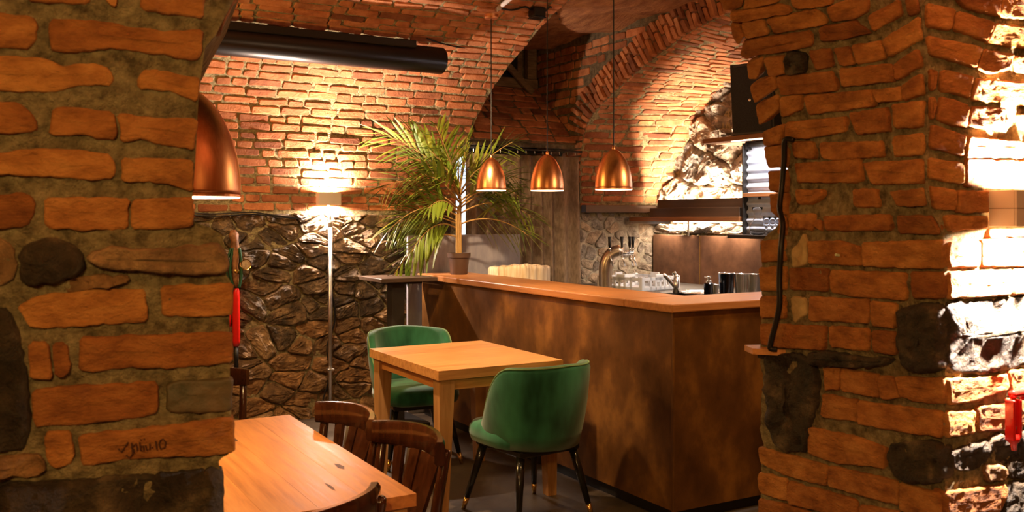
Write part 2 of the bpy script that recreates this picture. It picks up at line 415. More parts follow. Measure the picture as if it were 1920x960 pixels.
ceiling = rough_grid('ceiling', patch(S_DUCT, S_TOP), 100, 60, M['mortar'], .006, 22)
lay(vault, lambda s: (1.15, xedge(s)), s_of_z(1.585), S_DUCT, wall_back, M['brick'])
lay(vault, lambda s: (.95, xedge(s)), S_DUCT+.004, s_of_z(2.80)+1.36, ceiling, M['brick'], pitch=.075, lens=(.23, .28), phead=.25, tilt=.06, proud=.012)
def stone_of(c): return M['stone'] if c[1] > .72+.35*noise.noise(Vector((c[0]*2, c[1], 0))) else M['stone_low']
stones(lambda u, v: ((u, YB, v), (0, -1, 0)), (1.1, 3.45, -.02, 1.57), 150, wall_back, stone_of, asp=1.7, seed=4, proud=.026, rough=.012, rock=.04,
       vary=lambda p: 1.25 if p[1] < .7 else .95)

# flat bay of the ceiling next to the niche
def bayfn(i, j):
    x, y = 3.70+1.35*i, 1.9+6.0*j
    return (x, y, 3.16+.05*noise.noise(Vector((x*2.1, y*2.1, 0)))+.02*noise.noise(Vector((x*7, y*7, 3))))
M['bay'] = mat('smeared_brick_soffit', (.30, .10, .035), (.58, .25, .09), 5, .9, stretch=(3, 1, 1), bump=.9, bscale=24, bdist=.03, detail=8)
rough_grid('ceiling', bayfn, 40, 120, M['bay'], .006, 30)
# right wall (X 4.75) with the arched opening of the bar niche
XR, XN = 4.75, 5.60
FR = [(7.0, 1.55), (7.0, 1.75), (7.0, 1.95), (6.99, 2.13), (6.93, 2.31), (6.77, 2.47), (6.5, 2.60), (6.2, 2.73), (5.86, 2.85), (5.445, 2.97), (5.0, 3.03), (4.5, 3.06), (3.9, 3.05)]
RE = [(6.99, 1.55), (6.87, 1.75), (6.72, 1.95), (6.61, 2.12), (6.46, 2.29), (6.31, 2.46), (6.14, 2.58), (5.92, 2.68), (5.6, 2.77), (5.2, 2.83), (4.8, 2.86), (4.4, 2.87), (3.9, 2.87)]
def cum(L_):
    a = [0.]
    for i in range(1, len(L_)): a.append(a[-1]+math.hypot(L_[i][0]-L_[i-1][0], L_[i][1]-L_[i-1][1]))
    return a
AF = cum(FR)
def catm(P, i, t):
    g = lambda k: P[max(0, min(len(P)-1, k))]
    p0, p1, p2, p3 = g(i-1), g(i), g(i+1), g(i+2)
    return tuple(.5*(2*p1[k]+(p2[k]-p0[k])*t+(2*p0[k]-5*p1[k]+4*p2[k]-p3[k])*t*t+(3*p1[k]-p0[k]-3*p2[k]+p3[k])*t**3) for k in (0, 1))
def curve_at(P, s):
    s = max(0, min(AF[-1]-1e-5, s)); i = max(k for k in range(len(AF)-1) if AF[k] <= s)
    return catm(P, i, (s-AF[i])/(AF[i+1]-AF[i]))
def tun(u, s):                                  # u metres from the front edge, s metres along the front arch
    f, r = curve_at(FR, s), curve_at(RE, s); t = u/(XN-XR)
    return Vector((XR+u, f[0]+(r[0]-f[0])*t, f[1]+(r[1]-f[1])*t))
def tunS(u, s):
    p = tun(u, s); a = tun(u+.01, s)-tun(u-.01, s); b = tun(u, min(s+.01, AF[-1]))-tun(u, max(0, s-.01))
    n = a.cross(b).normalized()
    if n.dot(Vector((5.1, 5.2, 1.6))-p) < 0: n = -n
    return p, n
niche = rough_grid('wall_niche', lambda i, j: tun((XN-XR)*i, AF[-1]*j), 34, 90, M['mortar'], .005, 25)
lay(tunS, lambda s: (.0, XN-XR), .06, AF[-1]-.7, niche, M['brick'], pitch=.066, lens=(.20, .25), phead=.5, tilt=.09)
# pier and wall faces at X 4.75 above the arch, side of the window recess
wr = MB()
ys = [7.8, 7.4] + [curve_at(FR, AF[-1]*k/60)[0] for k in range(0, 61)]
zs = [0.0, 0.0] + [curve_at(FR, AF[-1]*k/60)[1] for k in range(0, 61)]
for k in range(len(ys)-1):
    n = 14
    wr.grid(lambda i, j, k=k: (XR+.004*noise.noise(Vector((ys[k]*20, j*50, 1))), ys[k]+(ys[k+1]-ys[k])*i, (zs[k]+(zs[k+1]-zs[k])*i)*(1-j)+3.2*j), 1, n)
wr.box((XR, YB, 0), (XR+.9, 7.8, 1.56)) if False else None
wall_right = struct(wr.build('wall_right', M['mortar_dark'], smooth=True))
# voussoirs of the niche arch
s = AF[3]-.28; k = 0
while s < AF[10]:
    wd = random.uniform(.056, .068)
    p0, p1 = curve_at(FR, s), curve_at(FR, s+wd-.012)
    ty, tz = p1[0]-p0[0], p1[1]-p0[1]; l = math.hypot(ty, tz); ny, nz = tz/l, -ty/l
    if nz < 0 and ny < 0: ny, nz = -ny, -nz
    sk = .45                                     # the rings lean back as they were laid
    dy, dz = ny+ty/l*-sk*.6, nz+tz/l*-sk*.6; q = math.hypot(dy, dz); dy, dz = dy/q, dz/q
    cut = (.12, .255) if k % 2 else (.18, .255)
    segs = [(.0, cut[0]-.006), (cut[0]+.006, .27+random.uniform(-.02, .02))]
    for a, b in segs:
        pts = [(p0[0]+dy*a, p0[1]+dz*a), (p1[0]+dy*a, p1[1]+dz*a), (p1[0]+dy*b, p1[1]+dz*b), (p0[0]+dy*b, p0[1]+dz*b)]
        V = [Vector((XR, y+random.uniform(-.003, .003), z+random.uniform(-.003, .003))) for y, z in pts]
        V = chamfer(V, .008)
        nr = Vector((-1, 0, 0))
        if (V[2]-V[0]).cross(V[4]-V[0]).x > 0: V.reverse()
        slab('brick', V, nr, wall_right, M['brick'], proud=random.uniform(.012, .04), tilt=.08)
    s += wd; k += 1
def above_ring(y, z):
    best = 9
    for t in range(0, 60):
        c = curve_at(FR, AF[-1]*t/60); best = min(best, math.hypot(c[0]-y, c[1]-z)) 
    zc = min((abs(curve_at(FR, AF[-1]*t/60)[0]-y), curve_at(FR, AF[-1]*t/60)[1]) for t in range(18, 60))[1]
    return best > .31 and (y > 7.0 or z > zc)
lay(lambda u, v: ((XR, -u, v), (-1, 0, 0)), lambda v: (-7.74, -5.3), 2.02, 3.13, wall_right, M['brick'], pitch=.078, lens=(.24, .29), keep=lambda u, v: above_ring(-u, v), tilt=.06)
# niche back wall (rubble) and side wall under the spring
nb = rough_grid('wall_niche_back', lambda i, j: (XN+.02, 7.1-3.6*i, 3.0*j), 60, 50, M['mortar'], .01, 12)
stones(lambda u, v: ((XN+.02, -u, v), (-1, 0, 0)), (-7.0, -5.15, 1.395, 2.82), 60, nb, M['stone_pale'], asp=1.15, seed=9, proud=.05, rough=.02, rock=.07)
M['mortar_pale'] = mat('pale_grey_pointing', (.26, .22, .16), (.52, .45, .34), 16, .95, bump=.8, bscale=60, bdist=.02, detail=10)
ns = rough_grid('wall_niche_side', lambda i, j: (XR+.95*i, YB+.002, 1.62*j), 40, 50, M['mortar_pale'], .006, 16)
stones(lambda u, v: ((u, YB, v), (0, -1, 0)), (XR, XN, .85, 1.60), 46, ns, M['stone_pale'], asp=1.25, seed=21, proud=.005, rough=.005, gap=.008, rock=.008)

# window recess behind the curtain: sloping brick sill, side, timber window
REC = 7.73
sill = rough_grid('wall_recess', lambda i, j: (3.45+1.32*i, 7.02+.72*j, 2.20+.60*j), 30, 20, M['mortar_dark'], .006, 20)
sn = Vector((0, -.60, .72)).normalized()
lay(lambda u, v: ((u, 7.02+.72*v/.937, 2.20+.60*v/.937), sn), lambda v: (3.5, XR-.01), .02, .93, sill, M['brick'], pitch=.104, lens=(.24, .29), phead=.2, proud=.010)
rb = MB(); rb.box((3.3, REC+.02, 2.2), (4.9, REC+.1, 3.4)); rb.box((3.40, YB+.02, 0), (3.50, REC+.05, 3.3)); rb.box((3.3, REC+.02, 0), (3.42, REC+.1, 2.3))
rb.box((4.0, REC+.02, 0), (4.9, REC+.1, 2.3)); rb.box((3.5, YB+.06, 2.16), (4.75, YB+.10, 2.22))
struct(rb.build('wall_recess', M['mortar_dark']))
win = struct(bpy.data.objects.new('window_1', None)); COL.objects.link(win); win.location = (4.1, REC, 2.8)
def wpart(name, a, b, m, mtx=None, bev=.004): return MB().box(a, b, bev, mtx=mtx).build(name, m, win)
wpart('window_frame', (-.55, -.06, -.02), (.62, .0, .07), M['oldwood']); wpart('window_frame', (.50, -.07, .07), (.60, .0, .5), M['oldwood'])
wpart('window_frame', (.40, -.045, .07), (.455, .0, .5), M['oldwood']); wpart('window_frame', (-.55, -.05, .44), (.62, .0, .5), M['oldwood'])
wpart('pane', (-.5, -.012, .07), (.40, -.004, .44), M['black'], bev=0)
wpart('sash_rail', (-.05, -.03, -.03), (.55, .01, .03), M['oldwood'], Matrix.Translation((.12, -.09, .30)) @ Matrix.Rotation(R(42), 4, 'Y'))
dr = struct(bpy.data.objects.new('door_1', None)); COL.objects.link(dr); dr.location = (3.72, REC-.08, 0)
MB().box((-.2, 0, .02), (.26, .02, 2.1)).build('pane', M['sky'], dr)
MB().box((-.24, -.02, 0), (-.19, .05, 2.14), .004).build('door_frame', M['oldwood'], dr); MB().box((.25, -.02, 0), (.31, .05, 2.14), .004).build('door_frame', M['oldwood'], dr)

# unseen sides that close the rooms
ex = MB(); ex.box((-1.6, 2.1, 0), (-1.5, 7.1, 3.4)); struct(ex.build('wall_left', M['plain']))
ex = MB(); ex.box((-3.0, -2.6, 0), (-2.9, 2.0, 3.0)); ex.box((-3.0, -2.7, 0), (5.0, -2.6, 3.0)); struct(ex.build('wall_rear', M['plain']))
ex = MB(); ex.box((-3.0, -2.7, 2.95), (5.0, 1.75, 3.05)); struct(ex.build('ceiling', M['plain']))
ex = MB(); ex.box((5.65, 1.9, 0), (5.75, 3.6, 3.3)); struct(ex.build('wall_side', M['plain']))

# ------------------------------------------------------------------ left pier of the near arch
A0 = at(437, 410, 1.70); A1 = at(0, 410, 1.57)
ldir = Vector((A0.x-A1.x, A0.y-A1.y, 0)).normalized(); LN = Vector((ldir.y, -ldir.x, 0))
if LN.dot(CAM-A0) < 0: LN = -LN
gL = lambda p: (p-A0).dot(LN)
EDGE_L = [(-60, 470), (0, 438), (30, 422), (66, 404), (90, 384), (150, 376), (200, 371), (290, 367), (365, 361), (415, 361), (426, 392), (440, 416), (480, 425), (515, 424), (528, 433), (600, 430), (700, 431), (780, 434), (850, 432), (862, 410), (880, 412), (960, 417), (1100, 418), (1500, 418)]
def interp(T, y):
    for (a, b), (c, d) in zip(T, T[1:]):
        if a <= y <= c: return b+(d-b)*(y-a)/(c-a)
    return T[0][1] if y < T[0][0] else T[-1][1]
def lp(px, py): return hit(px, py, gL, .5, 6)
def lfront(i, j):
    py = 1500-1650*j; pe = interp(EDGE_L, py); px = -420+(pe+420)*i
    p = lp(px, py); k = 1 if i < .999 else .2
    return p+LN*(-.003+.008*noise.noise(p*26)+.005*noise.noise(p*70)+.004*noise.noise(p*150))*k
pier = MB(); pier.grid(lfront, 150, 260)
back = Vector((.10, .62, 0))
pier.grid(lambda i, j: lp(interp(EDGE_L, 1500-1650*j), 1500-1650*j)+back*i, 8, 260)
wl = struct(pier.build('wall_front_left', M['mortar'], smooth=True))
LB = [  # outlines of the bricks of the pier, as seen, laid on its face
 [(50, -30), (172, -30), (170, 11), (110, 7), (52, 4)], [(262, -30), (384, -30), (382, 36), (330, 28), (262, 20)], [(196, -30), (222, -30), (220, 16), (200, 8)],
 [(-60, 22), (0, 24), (60, 30), (73, 45), (66, 78), (58, 92), (0, 91), (-60, 90)],
 [(92, 37), (130, 35), (215, 42), (240, 51), (265, 50), (300, 58), (381, 55), (380, 100), (366, 117), (300, 103), (215, 92), (150, 98), (115, 100), (92, 90)],
 [(-60, 102), (0, 105), (80, 108), (125, 126), (145, 118), (195, 122), (213, 140), (210, 160), (150, 162), (85, 176), (0, 170), (-60, 168)],
 [(264, 133), (285, 131), (376, 146), (372, 194), (340, 180), (310, 170), (256, 167)],
 [(-60, 188), (0, 190), (35, 193), (60, 215), (72, 235), (68, 248), (30, 252), (-60, 250)],
 [(98, 202), (150, 200), (211, 210), (219, 240), (219, 265), (150, 254), (92, 256)], [(217, 212), (290, 220), (371, 222), (366, 282), (330, 278), (270, 262), (226, 268), (224, 240)],
 [(-60, 290), (0, 285), (60, 278), (140, 280), (210, 290), (218, 310), (215, 335), (150, 337), (60, 330), (-60, 326)], [(228, 296), (290, 296), (366, 300), (362, 362), (320, 345), (226, 340)],
 [(-60, 366), (0, 365), (50, 362), (66, 375), (65, 405), (50, 428), (-60, 430)], [(82, 370), (150, 368), (243, 372), (241, 430), (160, 432), (84, 428)], [(246, 372), (363, 370), (362, 426), (330, 430), (245, 430)],
 [(30, 572), (80, 551), (180, 541), (275, 541), (278, 602), (150, 612), (60, 617), (45, 600)], [(300, 535), (438, 530), (437, 590), (380, 594), (302, 592)],
 [(53, 640), (92, 640), (101, 710), (55, 713)], [(98, 642), (125, 644), (136, 690), (128, 705), (104, 708)], [(150, 632), (250, 628), (437, 620), (437, 680), (340, 690), (240, 690), (180, 697), (145, 695)],
 [(58, 730), (150, 722), (297, 715), (298, 775), (240, 785), (150, 797), (62, 800)], [(312, 716), (437, 708), (437, 770), (400, 773), (312, 773)],
 [(82, 812), (135, 806), (140, 845), (130, 875), (100, 877), (85, 860)], [(148, 815), (290, 800), (380, 788), (439, 778), (440, 850), (410, 852), (250, 860), (170, 872), (150, 870)]]
LS = [[(38, 470), (65, 452), (100, 447), (140, 458), (158, 485), (150, 512), (110, 528), (40, 532)], [(-60, 440), (10, 450), (30, 480), (20, 530), (-60, 540)],
 [(162, 478), (200, 466), (300, 470), (418, 456), (427, 490), (424, 510), (350, 513), (220, 505), (166, 495)], [(118, 540), (135, 522), (180, 514), (250, 520), (225, 532), (150, 543)],
 [(-80, 570), (0, 575), (25, 600), (45, 680), (55, 760), (55, 830), (30, 845), (-80, 850)], [(-80, 865), (0, 862), (60, 845), (90, 875), (60, 890), (-80, 892)],
 [(-80, 915), (0, 908), (150, 900), (300, 888), (410, 877), (416, 900), (419, 960), (419, 1060), (200, 1070), (-80, 1060)]]
def near_slab(name, poly, proj, nfn, parent, m, proud=.008, rough=.004, r=.006, dome=.0, step=.009, depth=.03, freq=16, fine=.0018, jit=.0028, rock=0, grow=0):
    mx, my = sum(q[0] for q in poly)/len(poly), sum(q[1] for q in poly)/len(poly)
    poly = [(x+grow*max(-1, min(1, (x-mx)/12)), y+grow*max(-1, min(1, (y-my)/9))) for x, y in poly]
    V = [proj(x, y) for x, y in poly]
    n0 = nfn(sum(V, Vector())/len(V))
    V = resample(chamfer(V, r), step)
    V = [p+Vector((noise.noise(p*45), noise.noise(p*45+Vector((7, 0, 0))), noise.noise(p*45+Vector((0, 7, 0)))))*jit
         +Vector((noise.noise(p*130), noise.noise(p*130+Vector((7, 0, 0))), noise.noise(p*130+Vector((0, 7, 0)))))*jit*.8 for p in V]
    c = sum(V, Vector())/len(V); sgn = sum(((V[i]-c).cross(V[(i+1) % len(V)]-c)).dot(n0) for i in range(len(V)))
    if sgn < 0: V.reverse()
    return slab(name, V, [nfn(p) for p in V], parent, m, proud=proud, depth=depth, rings=HI, rough=rough, freq=freq, dome=dome, fine=fine, rock=rock, smooth=True)
for i, q in enumerate(LB):
    b = near_slab('brick', q, lp, lambda p: LN, wl, M['brick_dark'] if i == 21 else M['brick_front'], proud=.008+.004*noise.noise(Vector((i*3.1, 0, 0))), rough=.004)
    if i == 23: graf = b
for i, q in enumerate(LS): near_slab('stone', q, lp, lambda p: LN, wl, M['stone_black'] if i in (0, 4, 6) else M['stone_low'], proud=.010, rough=.008, r=.012, dome=.001, freq=14, rock=.035, step=.010, grow=3, jit=.005)
# spring of the arch at the top of the pier
near_slab('brick', [(386, -20), (470, -30), (440, 2), (430, 24), (412, 66), (386, 44)], lambda x, y: hit(x, y, lambda p: (p-A0).dot(LN)+.03, .5, 6), lambda p: LN, wl, M['brick_front'], proud=.012)
# scratched writing on the lowest long brick
sc = MB()
STROKES = [[(222, 838), (228, 845), (241, 826)], [(247, 828), (249, 848), (243, 856), (237, 850)], [(246, 836), (256, 829), (258, 840), (252, 846), (250, 838)], [(262, 826), (264, 842), (270, 842), (269, 833), (264, 834)], [(273, 832), (275, 841), (281, 839), (281, 829)], [(284, 836), (287, 836)], [(292, 824), (294, 840)], [(301, 822), (298, 830), (301, 839), (309, 836), (311, 826), (306, 820), (301, 822)], [(263, 822), (265, 821)], [(270, 821), (272, 820)]]
for st in STROKES:
    pts = [lp(x, y)+LN*.0125 for x, y in st]; sc.tube(pts, .0013, 5)
M['scratch'] = mat('dark_scratch', (.06, .022, .008), rough=.9)
g = sc.build('scratched_lettering', M['scratch']); g.parent = graf; g.matrix_parent_inverse = Matrix.Translation(-graf.location)
g['label'] = 'faint dark handwritten lettering scratched into the brick'

# ------------------------------------------------------------------ right pier of the near arch
YF = 1.49
def sstep(a, b, x): t = max(0, min(1, (x-a)/(b-a))); return t*t*(3-2*t)
def XJ(y, z):                                   # jamb facing the opening, curving in above the spring
    t = (y-YF)/.61; up = sstep(1.44, 1.62, z)
    x = (2.119-.038*up+.17*max(0, z-1.6))*(1-t)+(2.095+.09*up)*t
    h = max(0, z-1.66); x -= .58*max(0, t)*h*h*1.75
    return x
gJ = lambda p: p.x-XJ(p.y, p.z)
XE2 = lambda z: 2.18+.40*max(-.1, min(.9, z-1.618))          # crease left of the lamp
def YFf(x, z):                                  # face with the wall lamp; its strip by the corner turns away
    k = sstep(1.46, 1.56, z)
    e = XE2(z); return YF+(.38*max(0, e-x)*k)
gF = lambda p: p.y-YFf(p.x, p.z)
def XC(z):
    x = 2.06
    for _ in range(6): x = XJ(YFf(x, z), z)
    return x
#              # corner
def pj(px, py):
    p = hit(px, py, gJ, 1.2, 5); y0 = YFf(XC(p.z), p.z)+(.004 if p.z > 1.5 else -.004)
    if p.y < y0: p = Vector((XJ(y0, p.z), y0, p.z))
    return p
def pf(px, py):
    p = hit(px, py, gF, 1.2, 5); x0 = XC(p.z)+(.004 if p.z > 1.5 else -.002)
    if p.x < x0: p = Vector((x0, YFf(x0, p.z), p.z))
    return p
nJ = Vector((-1, 0, 0)); 
def nJf(p):
    e = .02; dy = (XJ(p.y+e, p.z)-XJ(p.y-e, p.z))/(2*e); dz = (XJ(p.y, p.z+e)-XJ(p.y, p.z-e))/(2*e)
    return Vector((-1, dy, dz)).normalized()
def nFf(p):
    e = .02; dx = (YFf(p.x+e, p.z)-YFf(p.x-e, p.z))/(2*e)
    return Vector((dx, -1, 0)).normalized()
def rough3(p, n, a=1.0): return p+n*(-.003+.008*noise.noise(p*26)+.005*noise.noise(p*70)+.004*noise.noise(p*150))*a
rp = MB()
def jam(i, j):
    z = 2.75*j; y0 = YFf(XC(z), z); y1 = 2.10-.03*sstep(1.44, 1.5, z)+.012*noise.noise(Vector((0, 0, z*14))); y = y0+(y1-y0)*i
    p = Vector((XJ(y, z), y, z)); return rough3(p, nJf(p), 1 if 0 < i else .0)
rp.grid(jam, 56, 230)
def fac(i, j):
    z = 2.75*j; x0 = XC(z); x = x0+(3.6-x0)*i; p = Vector((x, YFf(x, z), z)); return rough3(p, nFf(p), 1 if i > 0 else 0)
rp.grid(fac, 140, 230)
def bak(i, j):
    z = 2.75*j; p = jam(1, j); return p+Vector((1.6*i, 0, 0))
rp.grid(bak, 4, 230)
wrf = struct(rp.build('wall_front_right', M['mortar'], smooth=True))
JB = [[(1349, -12), (1395, -12), (1390, 10), (1360, 16)], [(1486, -14), (1561, -14), (1560, 6), (1505, 15), (1488, 8)], [(1400, -14), (1480, -14), (1455, 2), (1398, 14)],
 [(1371, 22), (1461, 8), (1484, 16), (1481, 24), (1391, 38), (1374, 34)], [(1391, 44), (1430, 38), (1443, 61), (1402, 69)], [(1439, 36), (1530, 18), (1548, 34), (1551, 44), (1456, 60)],
 [(1553, 14), (1600, -6), (1628, -8), (1628, 18), (1605, 33), (1563, 39)], [(1374, 42), (1387, 49), (1396, 64), (1386, 80), (1377, 66)],
 [(1396, 79), (1440, 70), (1517, 59), (1524, 72), (1524, 86), (1455, 96), (1420, 100), (1404, 108), (1391, 100)], [(1538, 53), (1602, 39), (1636, 62), (1580, 72), (1543, 75)],
 [(1405, 119), (1431, 107), (1429, 125), (1419, 146), (1407, 142)], [(1435, 110), (1470, 106), (1473, 136), (1446, 141)], [(1517, 98), (1557, 93), (1563, 122), (1534, 128)],
 [(1566, 92), (1592, 88), (1604, 118), (1578, 122)], [(1600, 86), (1652, 78), (1662, 108), (1612, 119)], [(1411, 159), (1452, 141), (1457, 164), (1421, 191)], [(1459, 146), (1561, 135), (1570, 158), (1570, 168), (1468, 177)],
 [(1576, 131), (1672, 121), (1679, 150), (1584, 161)], [(1422, 197), (1459, 177), (1463, 203), (1430, 232)], [(1468, 184), (1502, 179), (1503, 203), (1472, 217)], [(1512, 181), (1635, 170), (1640, 198), (1521, 213)],
 [(1436, 247), (1468, 233), (1473, 242), (1464, 268), (1439, 271)], [(1478, 231), (1586, 220), (1588, 246), (1518, 258), (1481, 258)], [(1597, 213), (1664, 203), (1671, 244), (1610, 251)],
 [(1630, 30), (1685, 0), (1692, 28), (1640, 58)], [(1657, 75), (1730, 32), (1731, 74), (1671, 106)], [(1677, 121), (1721, 92), (1729, 124), (1684, 149)], [(1640, 171), (1688, 164), (1693, 187), (1650, 191)], [(1692, 162), (1728, 138), (1731, 174), (1697, 187)],
 [(1679, 199), (1731, 190), (1731, 238), (1683, 239)], [(1700, -10), (1732, -14), (1732, 22), (1706, 30)],
 [(1440, 277), (1476, 273), (1476, 312), (1446, 312)], [(1491, 267), (1527, 267), (1529, 296), (1495, 293)], [(1542, 270), (1655, 266), (1660, 292), (1576, 299), (1548, 296)], [(1678, 258), (1731, 252), (1731, 289), (1681, 291)],
 [(1446, 323), (1476, 320), (1476, 359), (1449, 356)], [(1495, 308), (1615, 300), (1618, 337), (1600, 341), (1501, 340)], [(1623, 307), (1731, 301), (1731, 342), (1641, 344)],
 [(1448, 367), (1476, 363), (1476, 400), (1451, 398)], [(1499, 358), (1546, 358), (1549, 368), (1522, 381), (1501, 382)], [(1606, 358), (1646, 355), (1649, 387), (1606, 387)], [(1673, 363), (1731, 354), (1735, 384), (1691, 385)],
 [(1482, 405), (1529, 403), (1530, 418), (1522, 429), (1485, 428)], [(1532, 418), (1542, 414), (1543, 431), (1531, 428)], [(1549, 408), (1668, 403), (1671, 431), (1594, 431), (1551, 431)], [(1685, 406), (1758, 406), (1764, 437), (1691, 435)], [(1466, 408), (1476, 408), (1476, 439), (1463, 439)],
 [(1430, 455), (1473, 450), (1473, 487), (1432, 489)], [(1518, 455), (1556, 454), (1575, 453), (1615, 464), (1615, 496), (1520, 492)], [(1621, 456), (1769, 451), (1769, 502), (1700, 501), (1623, 497)],
 [(1428, 503), (1475, 501), (1475, 541), (1431, 543)], [(1484, 503), (1554, 506), (1551, 544), (1484, 541)], [(1561, 508), (1701, 513), (1701, 561), (1600, 554), (1561, 546)], [(1711, 511), (1771, 511), (1771, 559), (1716, 556)],
 [(1429, 558), (1472, 556), (1472, 595), (1431, 593)], [(1521, 558), (1629, 563), (1629, 604), (1521, 599)], [(1636, 566), (1681, 571), (1679, 614), (1638, 609)],
 [(1429, 608), (1549, 613), (1546, 655), (1475, 651), (1431, 644)], [(1559, 613), (1631, 618), (1629, 657), (1561, 649)], [(1638, 621), (1679, 623), (1679, 664), (1641, 659)],
 [(1549, 689), (1576, 691), (1574, 729), (1551, 729)], [(1581, 691), (1649, 704), (1649, 744), (1581, 731)], [(1651, 706), (1676, 709), (1688, 744), (1656, 747)], [(1681, 707), (1771, 711), (1771, 757), (1720, 751), (1691, 740)],
 [(1546, 739), (1609, 753), (1609, 789), (1544, 779)], [(1613, 753), (1766, 773), (1766, 819), (1690, 807), (1613, 794)], [(1519, 801), (1610, 821), (1664, 840), (1662, 876), (1575, 867), (1519, 849)],
 [(1426, 839), (1554, 873), (1549, 909), (1475, 889), (1429, 869)], [(1559, 874), (1687, 904), (1684, 946), (1556, 911)], [(1691, 906), (1764, 926), (1764, 974), (1691, 954)],
 [(1426, 886), (1476, 901), (1479, 939), (1428, 921)], [(1483, 903), (1609, 938), (1609, 974), (1481, 944)], [(1426, 936), (1475, 946), (1530, 966), (1530, 1010), (1426, 990)], [(1616, 946), (1689, 961), (1689, 992), (1616, 986)], [(1694, 962), (1766, 982), (1766, 1040), (1694, 1020)]]
JS = [[(1690, 580), (1735, 570), (1770, 576), (1771, 690), (1735, 699), (1702, 690), (1689, 640)], [(1526, 666), (1560, 661), (1620, 670), (1679, 672), (1660, 682), (1600, 687), (1541, 684)],
 [(1440, 666), (1500, 666), (1530, 690), (1536, 740), (1520, 790), (1511, 844), (1475, 845), (1450, 820), (1441, 740)], [(1670, 836), (1735, 826), (1770, 836), (1770, 900), (1710, 904), (1676, 880)], [(1476, 100), (1495, 97), (1511, 104), (1512, 129), (1478, 137)],  # last outline: a dark hole in the brickwork, its shade given as dark stone
 [(1545, 800), (1600, 806), (1560, 798)]]
JP = [[(1487, 467), (1503, 455), (1511, 436), (1516, 448), (1516, 496), (1488, 503)], [(1485, 556), (1514, 556), (1516, 590), (1491, 607)]]
for i, q in enumerate(JB): near_slab('brick', q, pj, nJf, wrf, M['brick_front'], proud=.010+.006*noise.noise(Vector((i*3.7, 2, 0))), rough=.005, step=.013, grow=2.6)
for i, q in enumerate(JS[:5]): near_slab('stone', q, pj, nJf, wrf, M['stone_black'], proud=.012, rough=.008, r=.012, dome=.002, freq=14, rock=.04, step=.012, grow=4, jit=.005)
for q in JP: near_slab('plaster_patch', q, pj, nJf, wrf, M['plaster'], proud=.010, rough=.003)
FB = [[(1740, -20), (1776, -20), (1776, -4), (1740, -6)], [(1778, -14), (1877, -14), (1868, 30), (1814, 16)], [(1882, -14), (1960, -14), (1960, 40), (1872, 32)], [(1738, 9), (1788, 19), (1781, 55), (1738, 51)], [(1794, 22), (1862, 44), (1847, 77), (1787, 56)],
 [(1867, 45), (1960, 60), (1960, 98), (1848, 81)], [(1738, 69), (1840, 91), (1825, 127), (1738, 102)], [(1845, 95), (1896, 104), (1885, 129), (1857, 138), (1830, 130)], [(1901, 108), (1960, 108), (1960, 145), (1904, 134)],
 [(1765, 132), (1824, 146), (1816, 183), (1762, 169)], [(1738, 131), (1756, 135), (1750, 168), (1738, 165)], [(1830, 149), (1960, 158), (1960, 200), (1821, 188)], [(1762, 182), (1815, 200), (1809, 240), (1755, 224)], [(1738, 182), (1752, 187), (1748, 222), (1738, 219)],
 [(1821, 201), (1878, 204), (1877, 230), (1836, 238), (1815, 233)], [(1906, 216), (1960, 218), (1960, 250), (1913, 240)], [(1746, 235), (1809, 256), (1802, 293), (1741, 275)], [(1815, 257), (1913, 267), (1913, 295), (1809, 294)], [(1919, 268), (1960, 270), (1960, 298), (1919, 296)],
 [(1737, 298), (1803, 307), (1801, 345), (1737, 333)], [(1809, 298), (1905, 302), (1903, 350), (1807, 347)], [(1910, 302), (1965, 304), (1965, 354), (1908, 351)], [(1744, 351), (1789, 358), (1789, 394), (1748, 390)], [(1796, 358), (1860, 361), (1858, 397), (1794, 396)],
 [(1770, 404), (1850, 407), (1846, 426), (1776, 431)], [(1776, 456), (1832, 453), (1832, 499), (1776, 501)], [(1838, 451), (1960, 446), (1960, 498), (1838, 499)], [(1852, 430), (1960, 428), (1960, 441), (1852, 444)],
 [(1776, 511), (1891, 506), (1891, 552), (1776, 559)], [(1897, 506), (1965, 503), (1965, 548), (1897, 551)], [(1776, 712), (1884, 703), (1885, 730), (1825, 751), (1776, 757)], [(1889, 696), (1960, 690), (1960, 731), (1896, 734)],
 [(1771, 773), (1821, 769), (1821, 811), (1771, 819)], [(1828, 763), (1893, 756), (1893, 803), (1831, 809)], [(1901, 752), (1965, 747), (1965, 800), (1902, 796)], [(1768, 923), (1881, 909), (1884, 925), (1870, 957), (1768, 969)], [(1768, 980), (1860, 968), (1860, 1010), (1768, 1030)]]
FS = [[(1774, 572), (1850, 566), (1960, 554), (1965, 680), (1870, 694), (1810, 699), (1774, 690)], [(1779, 850), (1850, 824), (1845, 860), (1820, 881), (1790, 875)], [(1853, 822), (1965, 796), (1965, 848), (1890, 864), (1856, 855)],
 [(1842, 876), (1880, 873), (1885, 894), (1850, 899)], [(1889, 869), (1965, 858), (1965, 894), (1891, 890)], [(1892, 906), (1965, 899), (1965, 965), (1882, 965)]]
for i, q in enumerate(FB): near_slab('brick', q, pf, nFf, wrf, M['brick_front'], proud=.010, rough=.0022, step=.013, fine=.0022, grow=2.2)
for i, q in enumerate(FS): near_slab('stone', q, pf, nFf, wrf, M['stone_black'] if i != 3 else M['stone_low'], proud=.006, rough=.005, r=.012, dome=.0, freq=14, rock=.018, step=.012, grow=4, jit=.005)
